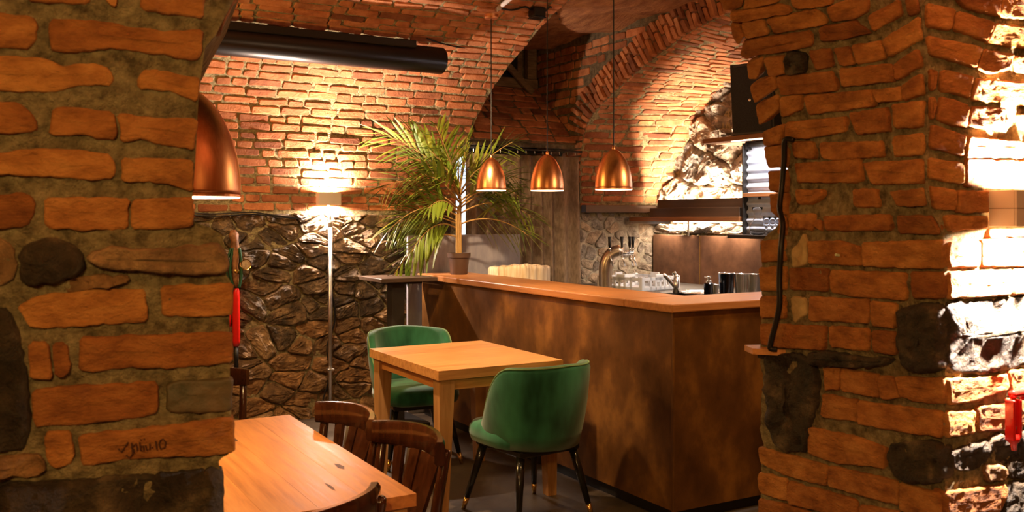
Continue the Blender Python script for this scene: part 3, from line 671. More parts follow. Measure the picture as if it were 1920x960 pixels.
# crown of the near arch above the frame
def arch_in(t):
    a = math.pi*t; xl, xr = .46, 1.98; r = (xr-xl)/2
    return Vector(((xl+xr)/2-r*math.cos(a), 0, 2.28+.36*math.sin(a)))
ac = MB()
ac.grid(lambda i, j: arch_in(j)+Vector((0, 1.72+(.45)*i, 0)), 4, 24)
ac.grid(lambda i, j: Vector((arch_in(j).x, 1.72, arch_in(j).z+(3.4-arch_in(j).z)*i)), 4, 24)
ac.grid(lambda i, j: Vector((arch_in(j).x, 2.17, arch_in(j).z+(3.4-arch_in(j).z)*i)), 4, 24)
ac.box((-1.6, 1.72, 2.3), (.46, 2.17, 3.4)); ac.box((1.98, 1.72, 2.66), (5.7, 2.17, 3.4)); ac.box((-3, 1.72, 0), (-.2, 2.1, 2.3)); ac.box((3.5, 1.6, 0), (5.7, 2.1, 2.7))
struct(ac.build('wall_front', M['plain']))

# ================================================================== OBJECTS
# ------------------------------------------------------------------ bar
BX, BY0, BY1 = 3.03, 3.64, 6.68
bar = thing('bar_counter', 'long bronze-brown bar counter body with mottled panels under the wooden top', 'bar counter', (BX, BY0, 0))
MB().box((.012, .004, .06), (.03, BY1-BY0, 1.058)).build('front_panel', M['bronze'], bar)
MB().box((.004, .0, .06), (1.62, .018, 1.058)).build('end_panel', M['bronze'], bar)
MB().box((.03, .03, .0), (.05, BY1-BY0-.01, .06)).build('plinth', M['black'], bar)
MB().box((.03, .03, .0), (1.6, .05, .06)).build('plinth', M['black'], bar)
MB().box((.002, -.001, .06), (.011, .008, 1.056), .002).build('corner_trim', M['bronze'], bar)
MB().box((.04, BY1-BY0-.02, .0), (.40, BY1-BY0, 1.058)).build('end_panel', M['grey'], bar)
MB().box((.30, .40, .0), (.32, BY1-BY0-.02, 1.058)).build('rear_panel', M['black'], bar)
top = thing('wooden_worktop', 'thick orange-brown wooden bar top running round the bar corner', 'counter top', (BX, BY0, 1.06))
MB().box((-.02, .38, 0), (.40, BY1-BY0+.02, .042), .006, 2).build('board', M['top_y'], top)
MB().box((-.02, -.02, 0), (1.66, .378, .042), .006, 2).build('board', M['top_x'], top)

bc = thing('back_counter', 'dark steel-topped working counter behind the bar along the niche', 'counter', (0, 0, 0))
MB().box((4.25, 5.75, 0), (5.56, 6.89, .91)).build('body', M['black'], bc); MB().box((4.9, 3.9, 0), (5.56, 5.75, .91)).build('body', M['black'], bc)
MB().box((4.22, 5.72, .91), (5.56, 6.90, .95), .004).build('worktop', M['darkmetal'], bc); MB().box((4.87, 3.9, .91), (5.56, 5.72, .95), .004).build('worktop', M['darkmetal'], bc)

# grey panel behind the bar end
gp = thing('grey_partition', 'grey laminate partition standing behind the bar end and the palm', 'partition', (2.95, 6.74, 0))
MB().box((0, 0, 0), (.13, .03, 1.40), .002).build('panel', M['grey'], gp); MB().box((.134, .0, 0), (1.02, .03, 1.40), .002).build('panel', M['grey'], gp)

# tall table at the far end of the bar
ht = thing('high_table', 'tall bar-height table with dark top and square post at the bar end', 'table', (2.72, 6.40, 0))
M['darktop'] = mat('dark_brown_table_top', (.060, .036, .024), (.11, .066, .042), 6, .35, stretch=(1, 9, 9))
MB().box((-.19, -.15, 1.068), (.255, .30, 1.098), .003).build('table_top', M['darktop'], ht)
MB().box((-.045, .0, .03), (.055, .10, 1.068), .003).build('post', M['darkmetal'], ht)
MB().box((-.17, -.14, 0), (.20, .29, .03), .004).build('foot_plate', M['black'], ht)
MB().box((-.12, -.08, 1.05), (.16, .22, 1.068)).build('top_bracket', M['black'], ht)

# ------------------------------------------------------------------ wooden tables
def table(name, label, x0, x1, y0, y1, h, th, leg, apron, axis, nplank, over=.02):
    t = thing(name, label, 'table', ((x0+x1)/2, (y0+y1)/2, 0))
    hx, hy = (x1-x0)/2, (y1-y0)/2; wid = (2*hx if axis == 1 else 2*hy)/nplank
    for k in range(nplank):
        a, b = -nplank*wid/2+k*wid+.0001, -nplank*wid/2+(k+1)*wid-.0001
        if axis == 1: MB().box((a, -hy, h-th), (b, hy, h), .0003).build('plank', M['oak_y'], t)
        else: MB().box((-hx, a, h-th), (hx, b, h), .0003).build('plank', M['oak_x'], t)
    for sx in (-1, 1):
        for sy in (-1, 1):
            cx, cy = sx*(hx-over-leg/2), sy*(hy-over-leg/2); l2 = leg/2; q = leg*.32
            ox, oy = -sx*(l2-q)*0, 0
            bot = [(cx+sx*(l2-2*q)-0, cy-sy*0-q, 0), (cx+sx*l2, cy-q, 0), (cx+sx*l2, cy+q, 0), (cx+sx*(l2-2*q), cy+q, 0)]
            if sx < 0: bot = bot[::-1]
            tp = [(cx-l2, cy-l2, h-th), (cx+l2, cy-l2, h-th), (cx+l2, cy+l2, h-th), (cx-l2, cy+l2, h-th)]
            if sx < 0: bot = [(cx-l2, cy-q, 0), (cx-l2+2*q, cy-q, 0), (cx-l2+2*q, cy+q, 0), (cx-l2, cy+q, 0)]
            MB().hexa(bot, tp).build('leg', M['oak_z'], t)
    a = over+leg*.35
    for sy in (-1, 1): MB().box((-hx+over+leg, sy*(hy-a)-.011, h-th-apron), (hx-over-leg, sy*(hy-a)+.011, h-th)).build('apron', M['oak_x'], t)
    for sx in (-1, 1): MB().box((sx*(hx-a)-.011, -hy+over+leg, h-th-apron), (sx*(hx-a)+.011, hy-over-leg, h-th)).build('apron', M['oak_y'], t)
    return t
table('square_table', 'small square oak table with thick top standing between the green armchairs', 2.06, 2.82, 4.32, 5.28, .75, .05, .085, .06, 0, 6)
lt = table('long_table', 'long oak dining table in the foreground beside the brick pier', .24, 1.09, 2.43, 3.66, .75, .036, .07, .07, 1, 6)
# knots in the long table top
M['knot'] = mat('dark_wood_knot', (.10, .035, .012), rough=.5)
for (x, y, l, wd) in ((1.0-.665, 2.82-3.045, .045, .012), (.80-.665, 3.34-3.045, .03, .008), (.9-.665, 2.62-3.045, .05, .006)):
    MB().add([(x-wd, y-l/2, .7504), (x, y-l, .7504), (x+wd, y-l/4, .7504), (x+wd*.6, y+l/2, .7504), (x-wd*.5, y+l*.8, .7504)], [(0, 1, 2, 3, 4)]).build('knot', M['knot'], lt)

# ------------------------------------------------------------------ velvet armchairs
def armchair(label, loc, rz):
    t = thing('velvet_armchair', label, 'armchair', loc, rz, 'green velvet armchairs at the square table')
    NT = 40; TH = R(118); sec = []
    def topz(a):
        k = abs(a)/TH; return .815-.03*k-.27*sstep(.50, 1.0, k)**1.2
    def ro(z, a):
        k = max(0, (z-.385)/.42); return (.245+.062*k**.8)*(1+.03*math.cos(2*a))
    vs_ = []; NP = 14
    for i in range(NT+1):
        a = -TH+2*TH*i/NT; zt = topz(a); thk = .062-.012*abs(a)/TH
        loop = []
        for k in range(6):
            z = .385+(zt-.03-.385)*k/5; loop.append((ro(z, a)+.006*math.sin(math.pi*k/5), z))
        for k in range(1, 4):
            b = math.pi*k/4; zz = zt-.03; loop.append((ro(zz, a)-thk/2+thk/2*math.cos(b), zz+.03*math.sin(b)))
        for k in range(5):
            z = zt-.03-(zt-.03-.40)*k/4; loop.append((ro(z, a)-thk-.012*math.sin(math.pi*k/4), z))
        for r, z in loop: vs_.append((r*math.sin(a), -r*math.cos(a)*1.02, z))
        NP = len(loop)
    fs = [(i*NP+k, (i+1)*NP+k, (i+1)*NP+(k+1) % NP, i*NP+(k+1) % NP) for i in range(NT) for k in range(NP)]
    fs += [tuple(range(NP)), tuple(range(NT*NP, (NT+1)*NP))[::-1]]
    bk = MB().add(vs_, fs).build('backrest', M['velvet'], t, smooth=True)
    pp = []
    for i in range(NT+1):
        a = -TH+2*TH*i/NT; zt = topz(a); r = ro(zt-.03, a)-.008; pp.append((r*math.sin(a), -r*math.cos(a)*1.02, zt-.007))
    for e in (0, NT):
        pass
    MB().tube(pp, .0045, 6).build('piping', M['piping'], bk, smooth=True)
    sv = []; prof_ = [(.80, .372), (.96, .385), (1.0, .42), (.985, .452), (.93, .472), (.7, .484), (.35, .488)]
    n = 36; mb = MB(); vv = []
    for f, z in prof_:
        for k in range(n):
            a = 2*math.pi*k/n; c, s_ = math.cos(a), math.sin(a); e = .62
            x = .262*f*math.copysign(abs(c)**e, c); y = .05+.265*f*math.copysign(abs(s_)**e, s_)
            if y < -.05: x *= 1-.25*min(1, (-.05-y)/.2)
            vv.append((x, max(y, -.20), z))
    fs = [(i*n+k, i*n+(k+1) % n, (i+1)*n+(k+1) % n, (i+1)*n+k) for i in range(len(prof_)-1) for k in range(n)]
    fs += [tuple(range(n))[::-1], tuple(range((len(prof_)-1)*n, len(prof_)*n))]
    MB().add(vv, fs).build('seat', M['velvet'], t, smooth=True)
    MB().box((-.19, -.17, .345), (.19, .24, .384), .01).build('seat_frame', M['blackleg'], t)
    for sx in (-1, 1):
        for sy in (-1, 1):
            a = Vector((sx*.165, .03+sy*.16, .36)); b = Vector((sx*.235, .04+sy*.245, 0)); m = a.lerp(b, .82)
            lg = MB().tube([a, a.lerp(b, .4), m], [.024, .020, .0145], 12).build('leg', M['blackleg'], t, smooth=True)
            MB().tube([m, b], [.0150, .0115], 12).build('brass_tip', M['brass'], lg, smooth=True)
    return t
armchair('green velvet armchair with its curved back turned to the camera', (2.50, 4.13, 0), R(6))
armchair('green velvet armchair facing us behind the square table near the stone wall', (2.45, 5.52, 0), R(172))

# ------------------------------------------------------------------ dark wooden chairs
def wooden_chair(label, loc, rz):
    t = thing('wooden_chair', label, 'chair', loc, rz, 'dark bentwood chairs around the long table')
    n = 28; sv = []
    prof_ = [(.96, .445), (1, .455), (1, .465), (.95, .474)]
    for f, z in prof_:
        for k in range(n):
            a = 2*math.pi*k/n; c, s_ = math.cos(a), math.sin(a)
            sv.append((.205*f*math.copysign(abs(c)**.55, c)*(1+.08*s_), .20*f*math.copysign(abs(s_)**.55, s_), z))
    fs = [(i*n+k, i*n+(k+1) % n, (i+1)*n+(k+1) % n, (i+1)*n+k) for i in range(3) for k in range(n)]
    fs += [tuple(range(n))[::-1], tuple(range(3*n, 4*n))]
    MB().add(sv, fs).build('seat', M['darkwood'], t, auto=40)
    def back_y(z): return -.185-.055*max(0, (z-.45)/.38)
    for sx in (-1, 1):
        MB().tube([(sx*.17, .155, .45), (sx*.175, .165, .2), (sx*.18, .175, 0)], [.02, .018, .013], 10).build('leg', M['darkwood'], t, smooth=True)
        MB().tube([(sx*.185, -.225, 0), (sx*.18, -.195, .25), (sx*.178, -.185, .45), (sx*.183, -.205, .62), (sx*.192, -.232, .775), (sx*.193, -.240, .79)], [.013, .018, .02, .018, .0165, .010], 10).build('leg', M['darkwood'], t, smooth=True)
    # bent top rail
    NT = 20; vv = []
    for i in range(NT+1):
        u = -1+2*i/NT; x = .205*u; y = -.275+.075*abs(u)**2.2
        dx = Vector((1, .075*2.2*abs(u)**1.2*math.copysign(1, u)/.205, 0)).normalized(); nn = Vector((-dx.y, dx.x, 0))
        zt = .832-.010*u*u; zb = .742+.004*u*u; th = .013+.004*abs(u)**3
        lo = []
        for (s_, z) in ((-1, zb+.008), (-.6, zb), (.6, zb), (1, zb+.008), (1, zt-.012), (.55, zt), (-.55, zt), (-1, zt-.012)):
            p = Vector((x, y, z))+nn*th*s_; vv.append(tuple(p))
    fs = [(i*8+k, (i+1)*8+k, (i+1)*8+(k+1) % 8, i*8+(k+1) % 8) for i in range(NT) for k in range(8)]
    fs += [tuple(range(8)), tuple(range(NT*8, NT*8+8))[::-1]]
    MB().add(vv, fs).build('top_rail', M['darkwood'], t, auto=50)
    for (xb, xt, wd) in ((-.060, -.112, .027), (-.021, -.042, .036), (.021, .042, .036), (.060, .112, .027)):
        mb = MB()
        yt = -.272+.075*abs(xt/.205)**2.2
        mb.hexa([(xb-wd*.5, -.195, .465), (xb+wd*.5, -.195, .465), (xb+wd*.5, -.178, .465), (xb-wd*.5, -.178, .465)],
                [(xt-wd, yt-.006, .748), (xt+wd, yt-.006, .748), (xt+wd, yt+.008, .748), (xt-wd, yt+.008, .748)])
        mb.build('splat', M['darkwood'], t)
    MB().tube([(-.172, .16, .22), (.172, .16, .22)], .010, 8).build('stretcher', M['darkwood'], t, smooth=True)
    return t
wooden_chair('dark wooden chair nearest the square table at the long table side', (1.05, 2.845, 0), R(99))
wooden_chair('dark wooden chair at the long table side nearer the stone wall', (.985, 3.27, 0), R(99))
wooden_chair('dark wooden chair at the near end of the long table, cut by the frame', (.66, 2.44, 0), R(28))
wooden_chair('dark wooden chair mostly hidden behind the left brick pier', (.90, 4.24, 0), R(176))

# ------------------------------------------------------------------ pendants
def pendant(label, x, y, zrim, r, h, ztop, watt, group):
    t = thing('pendant_lamp', label, 'pendant lamp', (x, y, zrim), 0, group)
    pr = []
    for k in range(15):
        u = k/14; a = u*math.pi/2
        pr.append((r*max(.055, math.cos(a)**.72*(1-.0*u)), h*math.sin(a)**1.0))
    pr = [(r, 0)]+[(r*max(.06, (1-(z/h)**2.2)**.60), z) for z in [h*q for q in (.05, .1, .2, .3, .4, .5, .6, .7, .78, .85, .91, .96, .99)]]
    sh = MB().lathe(pr, 48, cap1=True).build('shade', M['copper'], t, smooth=True)
    md = sh.modifiers.new('thickness', 'SOLIDIFY'); md.thickness = .002; md.offset = -1
    MB().lathe([(r*.985, .004), (r*1.012, .004), (r*1.012, -.004), (r*.985, -.004)], 48).build('rim', M['copper'], sh, smooth=False)
    MB().lathe([(r*.99, -.0045), (r*.97, -.0075), (.001, -.0085)], 48).build('diffuser', M['glow'], t, smooth=True)
    MB().lathe([(r*.085, h*.985), (r*.085, h*1.05), (r*.04, h*1.09)], 16, cap1=True).build('cap', M['copper'], t, smooth=True)
    MB().tube([(0, 0, h*1.05), (0, 0, ztop-zrim)], .0035, 6).build('cord', M['cable'], t)
    MB().lathe([(.045, ztop-zrim-.03), (.05, ztop-zrim-.02), (.05, ztop-zrim)], 20, cap0=True).build('ceiling_rose', M['copper'], t, smooth=False)
    spot('pendant_light', (x, y, zrim-.012), (x, y, 0), watt, 150, .5, WARM, r*.6, t)
    return t
PG = 'copper pendants hanging over the bar'
pendant('brushed copper pendant nearest the palm over the bar', 3.20, 5.84, 1.737, .107, .23, 2.985, 9, PG)
pendant('middle copper pendant of the row over the bar', 3.20, 5.09, 1.716, .107, .23, 3.24, 9, PG)
pendant('copper pendant nearest the brick niche over the bar', 3.20, 4.37, 1.703, .107, .23, 3.26, 9, PG)
p4 = at(351, 367, 2.98)
pendant('large copper pendant half hidden by the left brick pier above the long table', p4.x, p4.y, p4.z, .165, .345, 3.0, 66, 'large copper pendant')

# ------------------------------------------------------------------ up-and-down wall lamps
def wall_lamp(label, c, wdir, nrm, wx, dp, hz, watt, m, grid, off=.6, sy=.5, watt2=None):
    t = thing('wall_lamp', label, 'wall lamp', c)
    U = Vector(wdir).normalized(); Nn = Vector(nrm).normalized()
    mt = Matrix((( U.x, Nn.x, 0, 0), (U.y, Nn.y, 0, 0), (0, 0, 1, 0), (0, 0, 0, 1)))
    th = .006
    MB().box((-wx/2, dp-th, -hz/2), (wx/2, dp, hz/2), .001, mtx=mt).build('front_plate', m, t)
    for s_ in (-1, 1): MB().box((s_*wx/2-(th if s_ > 0 else 0), .0, -hz/2), (s_*wx/2+(th if s_ < 0 else 0), dp-th, hz/2), .001, mtx=mt).build('side_plate', m, t)
    MB().box((-wx/2+th, .0, -.008), (wx/2-th, dp-th, .008), mtx=mt).build('inner_plate', M['lampin'], t)
    MB().box((-wx/2+th, .004, hz/2-.012), (wx/2-th, dp-th, hz/2-.006), mtx=mt).build('light_strip', M['glow'], t)
    MB().box((-wx/2+th, .004, -hz/2+.006), (wx/2-th, dp-th, -hz/2+.012), mtx=mt).build('light_strip', M['glow'], t)
    if grid:
        MB().box((-wx/2-.0006, dp-.0006, -.0008), (wx/2+.0006, dp+.0006, .0008), mtx=mt).build('joint_line', M['joint'], t)
        MB().box((-wx/2-.0006, 0, -.0008), (-wx/2+.0004, dp, .0008), mtx=mt).build('joint_line', M['joint'], t)
    cc = Vector(c)+Nn*dp*off
    area('wall_lamp_up', cc+Vector((0, 0, hz/2+.002)), (0, 0, 1), wx*.8, dp*sy, watt, LAMP, 170, t)
    cc = Vector(c)+Nn*dp*.6
    area('wall_lamp_down', cc-Vector((0, 0, hz/2+.002)), (0, 0, -1), wx*.8, dp*.5, watt2 or watt*.95, LAMP, 170, t)
    return t
WL = Vector((2.378, YB-.012, 1.682))
wall_lamp('small pale box lamp glowing up and down on the far brick wall', WL, (1, 0, 0), (0, -1, 0), .175, .075, .095, 62, M['lampbody'], False)
pr_ = hit(1846, 391, gF, 1.2, 5)
wl2 = wall_lamp('tiled pale box lamp glowing on the right brick pier at the frame edge', (pr_.x+.115, YF-.012, pr_.z), (1, 0, 0), (0, -1, 0), .23, .075, .092, 120, M['lampbody2'], True, .45, .35, 130)

# ------------------------------------------------------------------ far wall fittings
pole = thing('lamp_pole', 'slim metal conduit pole running from floor to the far wall lamp', 'pole', (2.378, YB-.085, 0))
MB().tube([(0, 0, 0), (0, 0, 1.50)], .0165, 14).build('pipe', M['zinc'], pole, smooth=True)
MB().lathe([(.018, 1.46), (.021, 1.47), (.021, 1.50), (.018, 1.51)], 14, cap1=True).build('collar', M['zinc'], pole)
MB().box((-.028, -.022, .36), (.028, .02, .378), .003).build('clip', M['zinc'], pole)
MB().tube([(0, 0, 1.5), (.004, .01, 1.56), (0, .045, 1.64)], .008, 8).build('stub', M['zinc'], pole, smooth=True)
def smooth_path(P, k=6):
    P = [Vector(p) for p in P]; out = []
    for i in range(len(P)-1):
        g = lambda q: P[max(0, min(len(P)-1, q))]
        p0, p1, p2, p3 = g(i-1), g(i), g(i+1), g(i+2)
        for j in range(k):
            t = j/k; out.append(.5*(2*p1+(p2-p0)*t+(2*p0-5*p1+4*p2-p3)*t*t+(3*p1-p0-3*p2+p3)*t**3))
    return out+[P[-1]]
def cable(label, pts, r, m='cable', name='cable', strands=1, gap=.0):
    t = thing(name, label, 'cable', pts[0])
    for s_ in range(strands):
        q = [Vector(p)+Vector((0, -.0*s_, -gap*s_*(1+.4*math.sin(i*1.3))))-Vector(pts[0]) for i, p in enumerate(pts)]
        MB().tube(smooth_path(q), r, 6).build('sheath', M[m], t, smooth=True)
    return t
onw = lambda px, py, off=.05: hit(px, py, lambda p: p.y-(YB-off), 4, 12)
cable('thin black cables sagging along the far wall to the small lamp', [onw(340, 398), onw(400, 401), onw(470, 398), onw(510, 403), onw(560, 408), onw(588, 404, .03)], .0055, strands=2, gap=.012)
cable('black cable dangling beside the metal lamp pole', [onw(618, 408, .055), onw(616, 500, .055), onw(622, 545, .055), onw(628, 600, .055), onw(613, 650, .055), onw(618, 700, .055), onw(606, 748, .055), onw(600, 770, .055)], .0055)
dc = thing('ventilation_duct', 'thick black pipe running under the vault along the far wall', 'duct', (1.0, 6.42, 2.73))
MB().tube([(-1.5, 0, 0), (2.085, 0, 0), (2.095, 0, 0)], [.1, .1, .094], 40).build('pipe', M['blackpipe'], dc, auto=40)
MB().box((-1.5, -.095, .062), (1.84, -.03, .118), .006).build('mounting_rail', M['blackpipe'], dc)
def onv(px, py, off=.02):                        # point just under the vault on a sight line
    r = raydir(px, py); lo, hi = 3.0, 10.0
    def g(p):
        if p.x > 3.85: return 3.16-p.z
        if p.z < 2.2: return YB-p.y
        return 1-(((p.y-4.55)/2.45)**2+((p.z-2.2)/1.1)**2)
    a = g(CAM+r*lo)
    for k in range(40):
        m = (lo+hi)/2
        if g(CAM+r*m) > 0: lo = m
        else: hi = m
    return CAM+r*(lo-off/1.0)
cable('thin black cable running along the vault from the duct end', [onv(800, 72, .04), onv(830, 82, .04), onv(870, 90, .04), onv(920, 96, .04), onv(945, 98, .04), onv(958, 95, .04)], .006)
jb = onv(1007, 20, .05)
box_ = thing('junction_box', 'small black junction box fixed under the brick vault', 'junction box', jb)
MB().box((-.05, -.05, -.05), (.05, .05, .02), .008).build('body', M['black'], box_); MB().box((-.052, -.052, -.058), (.052, .052, -.05), .003).build('lid', M['black'], box_)
cable('black cable linking the ceiling lamp bar to the junction box', [onv(938, 15, .05), onv(960, 19, .05), onv(985, 13, .05), jb+Vector((-.05, 0, .0)), jb+Vector((.06, 0, 0)), onv(1032, 13, .05), onv(1044, 26, .06), onv(1052, 40, .06)], .007)
ls = thing('lamp_bar', 'short white lamp bar sticking out below the vault at the top edge', 'lamp', onv(934, 16, .10))
e_ = at(990, -30, 5.6)-Vector(ls.location)
MB().tube([(0, 0, 0), e_*.5, e_], .016, 12).build('tube', mat('white_lamp_tube', (.8, .78, .76), rough=.35), ls, smooth=True)
MB().tube([e_*-.05, e_*.03], .019, 12).build('end_cap', M['steel'], ls, smooth=True)

# hanging staff with dial and red sleeve by the pier
hs = onw(443, 560, .10); st = thing('decorated_staff', 'carved staff with green straps, round dial and red sleeve on the stone wall', 'ornament', (hs.x, hs.y, .55))
zpx = lambda py: CAMZ+(HOR-py)*(hs-CAM).dot(Vector((FX, FY, 0)))/FPX-.55
MB().tube([(0, 0, zpx(690)), (0, 0, zpx(648))], .016, 10).build('shaft', M['black'], st, smooth=True)
MB().tube([(0, 0, zpx(649)), (0, 0, zpx(640)), (0, 0, zpx(560)), (0, 0, zpx(545)), (0, 0, zpx(540))], [.022, .028, .026, .022, .014], 12).build('red_sleeve', M['red'], st, smooth=True)
MB().tube([(-.05, .02, zpx(612)), (-.05, .02, zpx(588))], .02, 10).build('red_sleeve', M['red'], st, smooth=True)
MB().tube([(0, 0, zpx(542)), (-.005, 0, zpx(525)), (-.008, 0, zpx(500)), (-.012, 0, zpx(470)), (-.01, 0, zpx(452)), (-.02, 0, zpx(440)), (-.022, 0, zpx(431))], [.014, .022, .02, .034, .026, .038, .015], 10).build('carved_head', M['carved'], st, smooth=True)
for k, (dx, r_) in enumerate(((-.045, .010), (.03, .010), (-.07, .009))):
    MB().tube(smooth_path([(dx*.6, -.02, zpx(465)), (dx, -.02, zpx(490)), (dx*1.05, -.02, zpx(515)), (dx*.5, -.02, zpx(540))]), r_, 8).build('strap', M['green'], st, smooth=True)
MB().lathe([(.024, zpx(512)), (.026, zpx(508)), (.024, zpx(505))], 14).build('ring', M['brass'], st)
dl = MB().add([(0, 0, 0)], []); dl = MB()
dl.lathe([(.001, .0), (.034, .0), (.040, .004), (.042, -.012), (.038, -.016), (.001, -.016)], 28)
dmt = Matrix.Translation((.062, -.03, zpx(496))) @ Matrix.Rotation(R(90), 4, 'X')
dl.v = [tuple(dmt @ Vector(v)) for v in dl.v]; d_ = dl.build('dial', M['brass'], st, auto=40)
fc = MB().lathe([(.001, .0015), (.033, .0015)], 24); fc.v = [tuple(dmt @ Vector(v)) for v in fc.v]; fc.build('dial_face', M['dial'], d_)

# ------------------------------------------------------------------ curtain
rod = thing('curtain_rod', 'thin black curtain rod across the recess by the palm', 'curtain rod', (3.48, 6.955, 2.13))
MB().tube([(0, 0, 0), (1.26, 0, 0)], .009, 10).build('rod', M['black'], rod, smooth=True)
for k in range(13): MB().tube([(.16+k*.086, 0, -.012), (.16+k*.086, -.004, -.034)], .005, 6).build('clip', M['steel'], rod)
cu = thing('curtain', 'heavy brown linen curtain hanging in the recess behind the bar', 'curtain', (3.57, 6.945, 0))
def cur(i, j):
    x = 1.125*i; a = 1-.25*j; z = .03+2.05*j
    y = .034*a*math.sin(x*50+1.2*math.sin(x*9))+.012*math.sin(x*21+1.3)*a
    return (x*(1-.012*j)+(.03*(1-j)*i), y, z)
c_ = MB().grid(cur, 180, 16).build('cloth', M['linen'], cu, smooth=True)
md = c_.modifiers.new('thickness', 'SOLIDIFY'); md.thickness = .004

# ------------------------------------------------------------------ niche fittings
bm_ = thing('wall_beam', 'dark brown metal beam on the stone side wall of the niche', 'beam', (XR+.0, YB-.10, 1.585))
MB().box((.0, .0, 0), (.80, .08, .068), .003).build('rail', M['brownmetal'], bm_)
for k in (.15, .7): MB().box((k, .078, .01), (k+.03, .10, .05)).build('bracket', M['black'], bm_)
sh = thing('niche_shelf', 'long wooden shelf under the brown metal boxes in the niche', 'shelf', (5.25, 5.50, 1.505))
MB().box((0, 0, 0), (.34, 1.43, .040), .003).build('board', M['shelfwood'], sh)
MB().box((.012, .85, -.022), (.04, 1.42, -.0), .002).build('edge_strip', M['zinc'], sh)
MB().tube([(.17, .80, 0), (.17, .80, -.13)], .008, 8).build('post', M['zinc'], sh)
MB().box((.26, .02, -.012), (.30, 1.38, -.002)).build('led_strip', M['glow'], sh)
area('shelf_led', (5.53, 6.2, 1.488), (0, 0, -1), .04, 1.3, 22, LED, 170, sh)
bx1 = thing('metal_box', 'long brown metal box on the wooden niche shelf, the lower front one', 'box', (5.31, 5.50, 1.546))
MB().box((0, 0.06, 0), (.10, 1.20, .078), .002).build('cover', M['brownmetal'], bx1); MB().box((0.001, .0, 0), (.10, .055, .076), .002).build('end_cap', M['black'], bx1); MB().box((.0, .055, 0), (.006, .061, .078)).build('edge_trim', M['steel'], bx1)
bx2 = thing('metal_box', 'brown metal box at the back of the niche shelf under the lit stones', 'box', (5.42, 5.48, 1.546))
MB().box((0, 0, 0), (.006, 1.25, .155), .002).build('cover', M['brownmetal'], bx2); MB().box((.006, 0, 0), (.10, 1.25, .02), .002).build('tray', M['black'], bx2)
MB().box((.03, .03, .021), (.06, 1.22, .03)).build('led_strip', M['glow'], bx2)
area('niche_led', (5.475, 6.05, 1.582), (.1, 0, 1), .03, 1.25, 85, LED, 170, bx2)
sp = thing('splashback', 'brown rust-look splashback panels above the rear working counter', 'splashback', (5.565, 3.9, .95))
MB().box((0, 2.42, 0), (.02, 3.07, .43), .001).build('panel', M['splash'], sp); MB().box((0, .0, 0), (.02, 2.414, .43), .001).build('panel', M['splash'], sp); MB().box((-.003, 2.411, 0), (.001, 2.423, .43)).build('joint_trim', M['brass'], sp)

cp = thing('corrugated_panel', 'blue-grey corrugated metal back panel behind the glasses', 'panel', (5.30, 5.46, 1.40))
cg = MB(); NZ = 96; vv = []
for k in range(NZ+1):
    z = .715*k/NZ; x = .011*math.sin(z*2*math.pi/.066)
    vv += [(x, 0, z), (x, -1.3, z)]
cg.add(vv, [(2*k, 2*k+1, 2*k+3, 2*k+2) for k in range(NZ)]); so_ = cg.build('sheet', M['zinc_sheet'], cp, smooth=True)
MB().box((-.045, -.002, -.0), (.28, .012, .725), .002).build('side_board', M['black'], cp)
MB().box((-.03, -1.3, .69), (.02, 0, .728), .002).build('top_rail', M['black'], cp)
gs = thing('glass_shelf', 'grey metal shelf carrying the clear glasses by the right pier', 'shelf', (5.08, 4.7, 1.378))
MB().box((0, -.5, 0), (.22, .75, .028), .002).build('board', M['darkmetal'], gs); MB().box((.20, -.5, .028), (.216, .75, .05), .001).build('lip', M['darkmetal'], gs)
ms = thing('narrow_shelf', 'narrow wooden strip shelf across the corrugated metal', 'shelf', (5.243, 4.7, 1.70))
MB().box((0, -.5, 0), (.045, .752, .030), .002).build('board', M['shelfwood'], ms); MB().box((.035, .6, -.02), (.046, .62, 0)).build('bracket', M['black'], ms)
ss = thing('speaker_shelf', 'wooden shelf board carrying the black loudspeaker', 'shelf', (5.10, 4.6, 2.135))
MB().box((0, -.4, 0), (.49, 1.16, .036), .003).build('board', M['shelfwood'], ss); MB().box((.15, .82, -.06), (.45, .83, 0)).build('bracket', M['black'], ss)
MB().box((.01, -.38, -.008), (.03, .84, -.001)).build('led_strip', M['glow'], ss)
area('shelf_led', (5.115, 4.85, 2.115), (.18, 0, -1), .03, 1.1, 22, (1, .9, .82), 160, ss)
sk = thing('loudspeaker', 'tall black loudspeaker leaning back on the high wooden shelf', 'loudspeaker', (5.26, 5.44, 2.172), R(14))
f0, f1, k0, k1 = .165, .165, .12, .12
MB().hexa([(-.13, -.33, 0), (-.13, .03, 0), (.12, -.02, 0), (.12, -.28, 0)], [(-.10, -.30, .56), (-.10, .075, .56), (.10, .02, .56), (.10, -.26, .56)]).build('cabinet', M['black'], sk)
g_ = MB().hexa([(-.137, -.31, .03), (-.137, .015, .03), (-.128, .015, .03), (-.128, -.31, .03)], [(-.109, -.285, .53), (-.109, .055, .53), (-.10, .055, .53), (-.10, -.285, .53)]).build('grille', mat('speaker_grille', (.012, .009, .008), (.03, .024, .02), 120, .7, bump=.4, bscale=300), sk)
bd = MB().lathe([(.013, 0), (.011, .004), (.001, .005)], 16); q_ = Matrix.Translation((-.1225, -.115, .27)) @ Matrix.Rotation(R(-90), 4, 'Y'); bd.v = [tuple(q_ @ Vector(v)) for v in bd.v]; bd.build('badge', M['steel'], g_)
for z_, dx in ((.014, -.137), (.545, -.108)):
    MB().box((dx-.002, -.30, z_-.008), (dx+.006, .04, z_+.008), .002).build('edge_bar', mat('speaker_edge', (.04, .03, .026), rough=.4), sk)

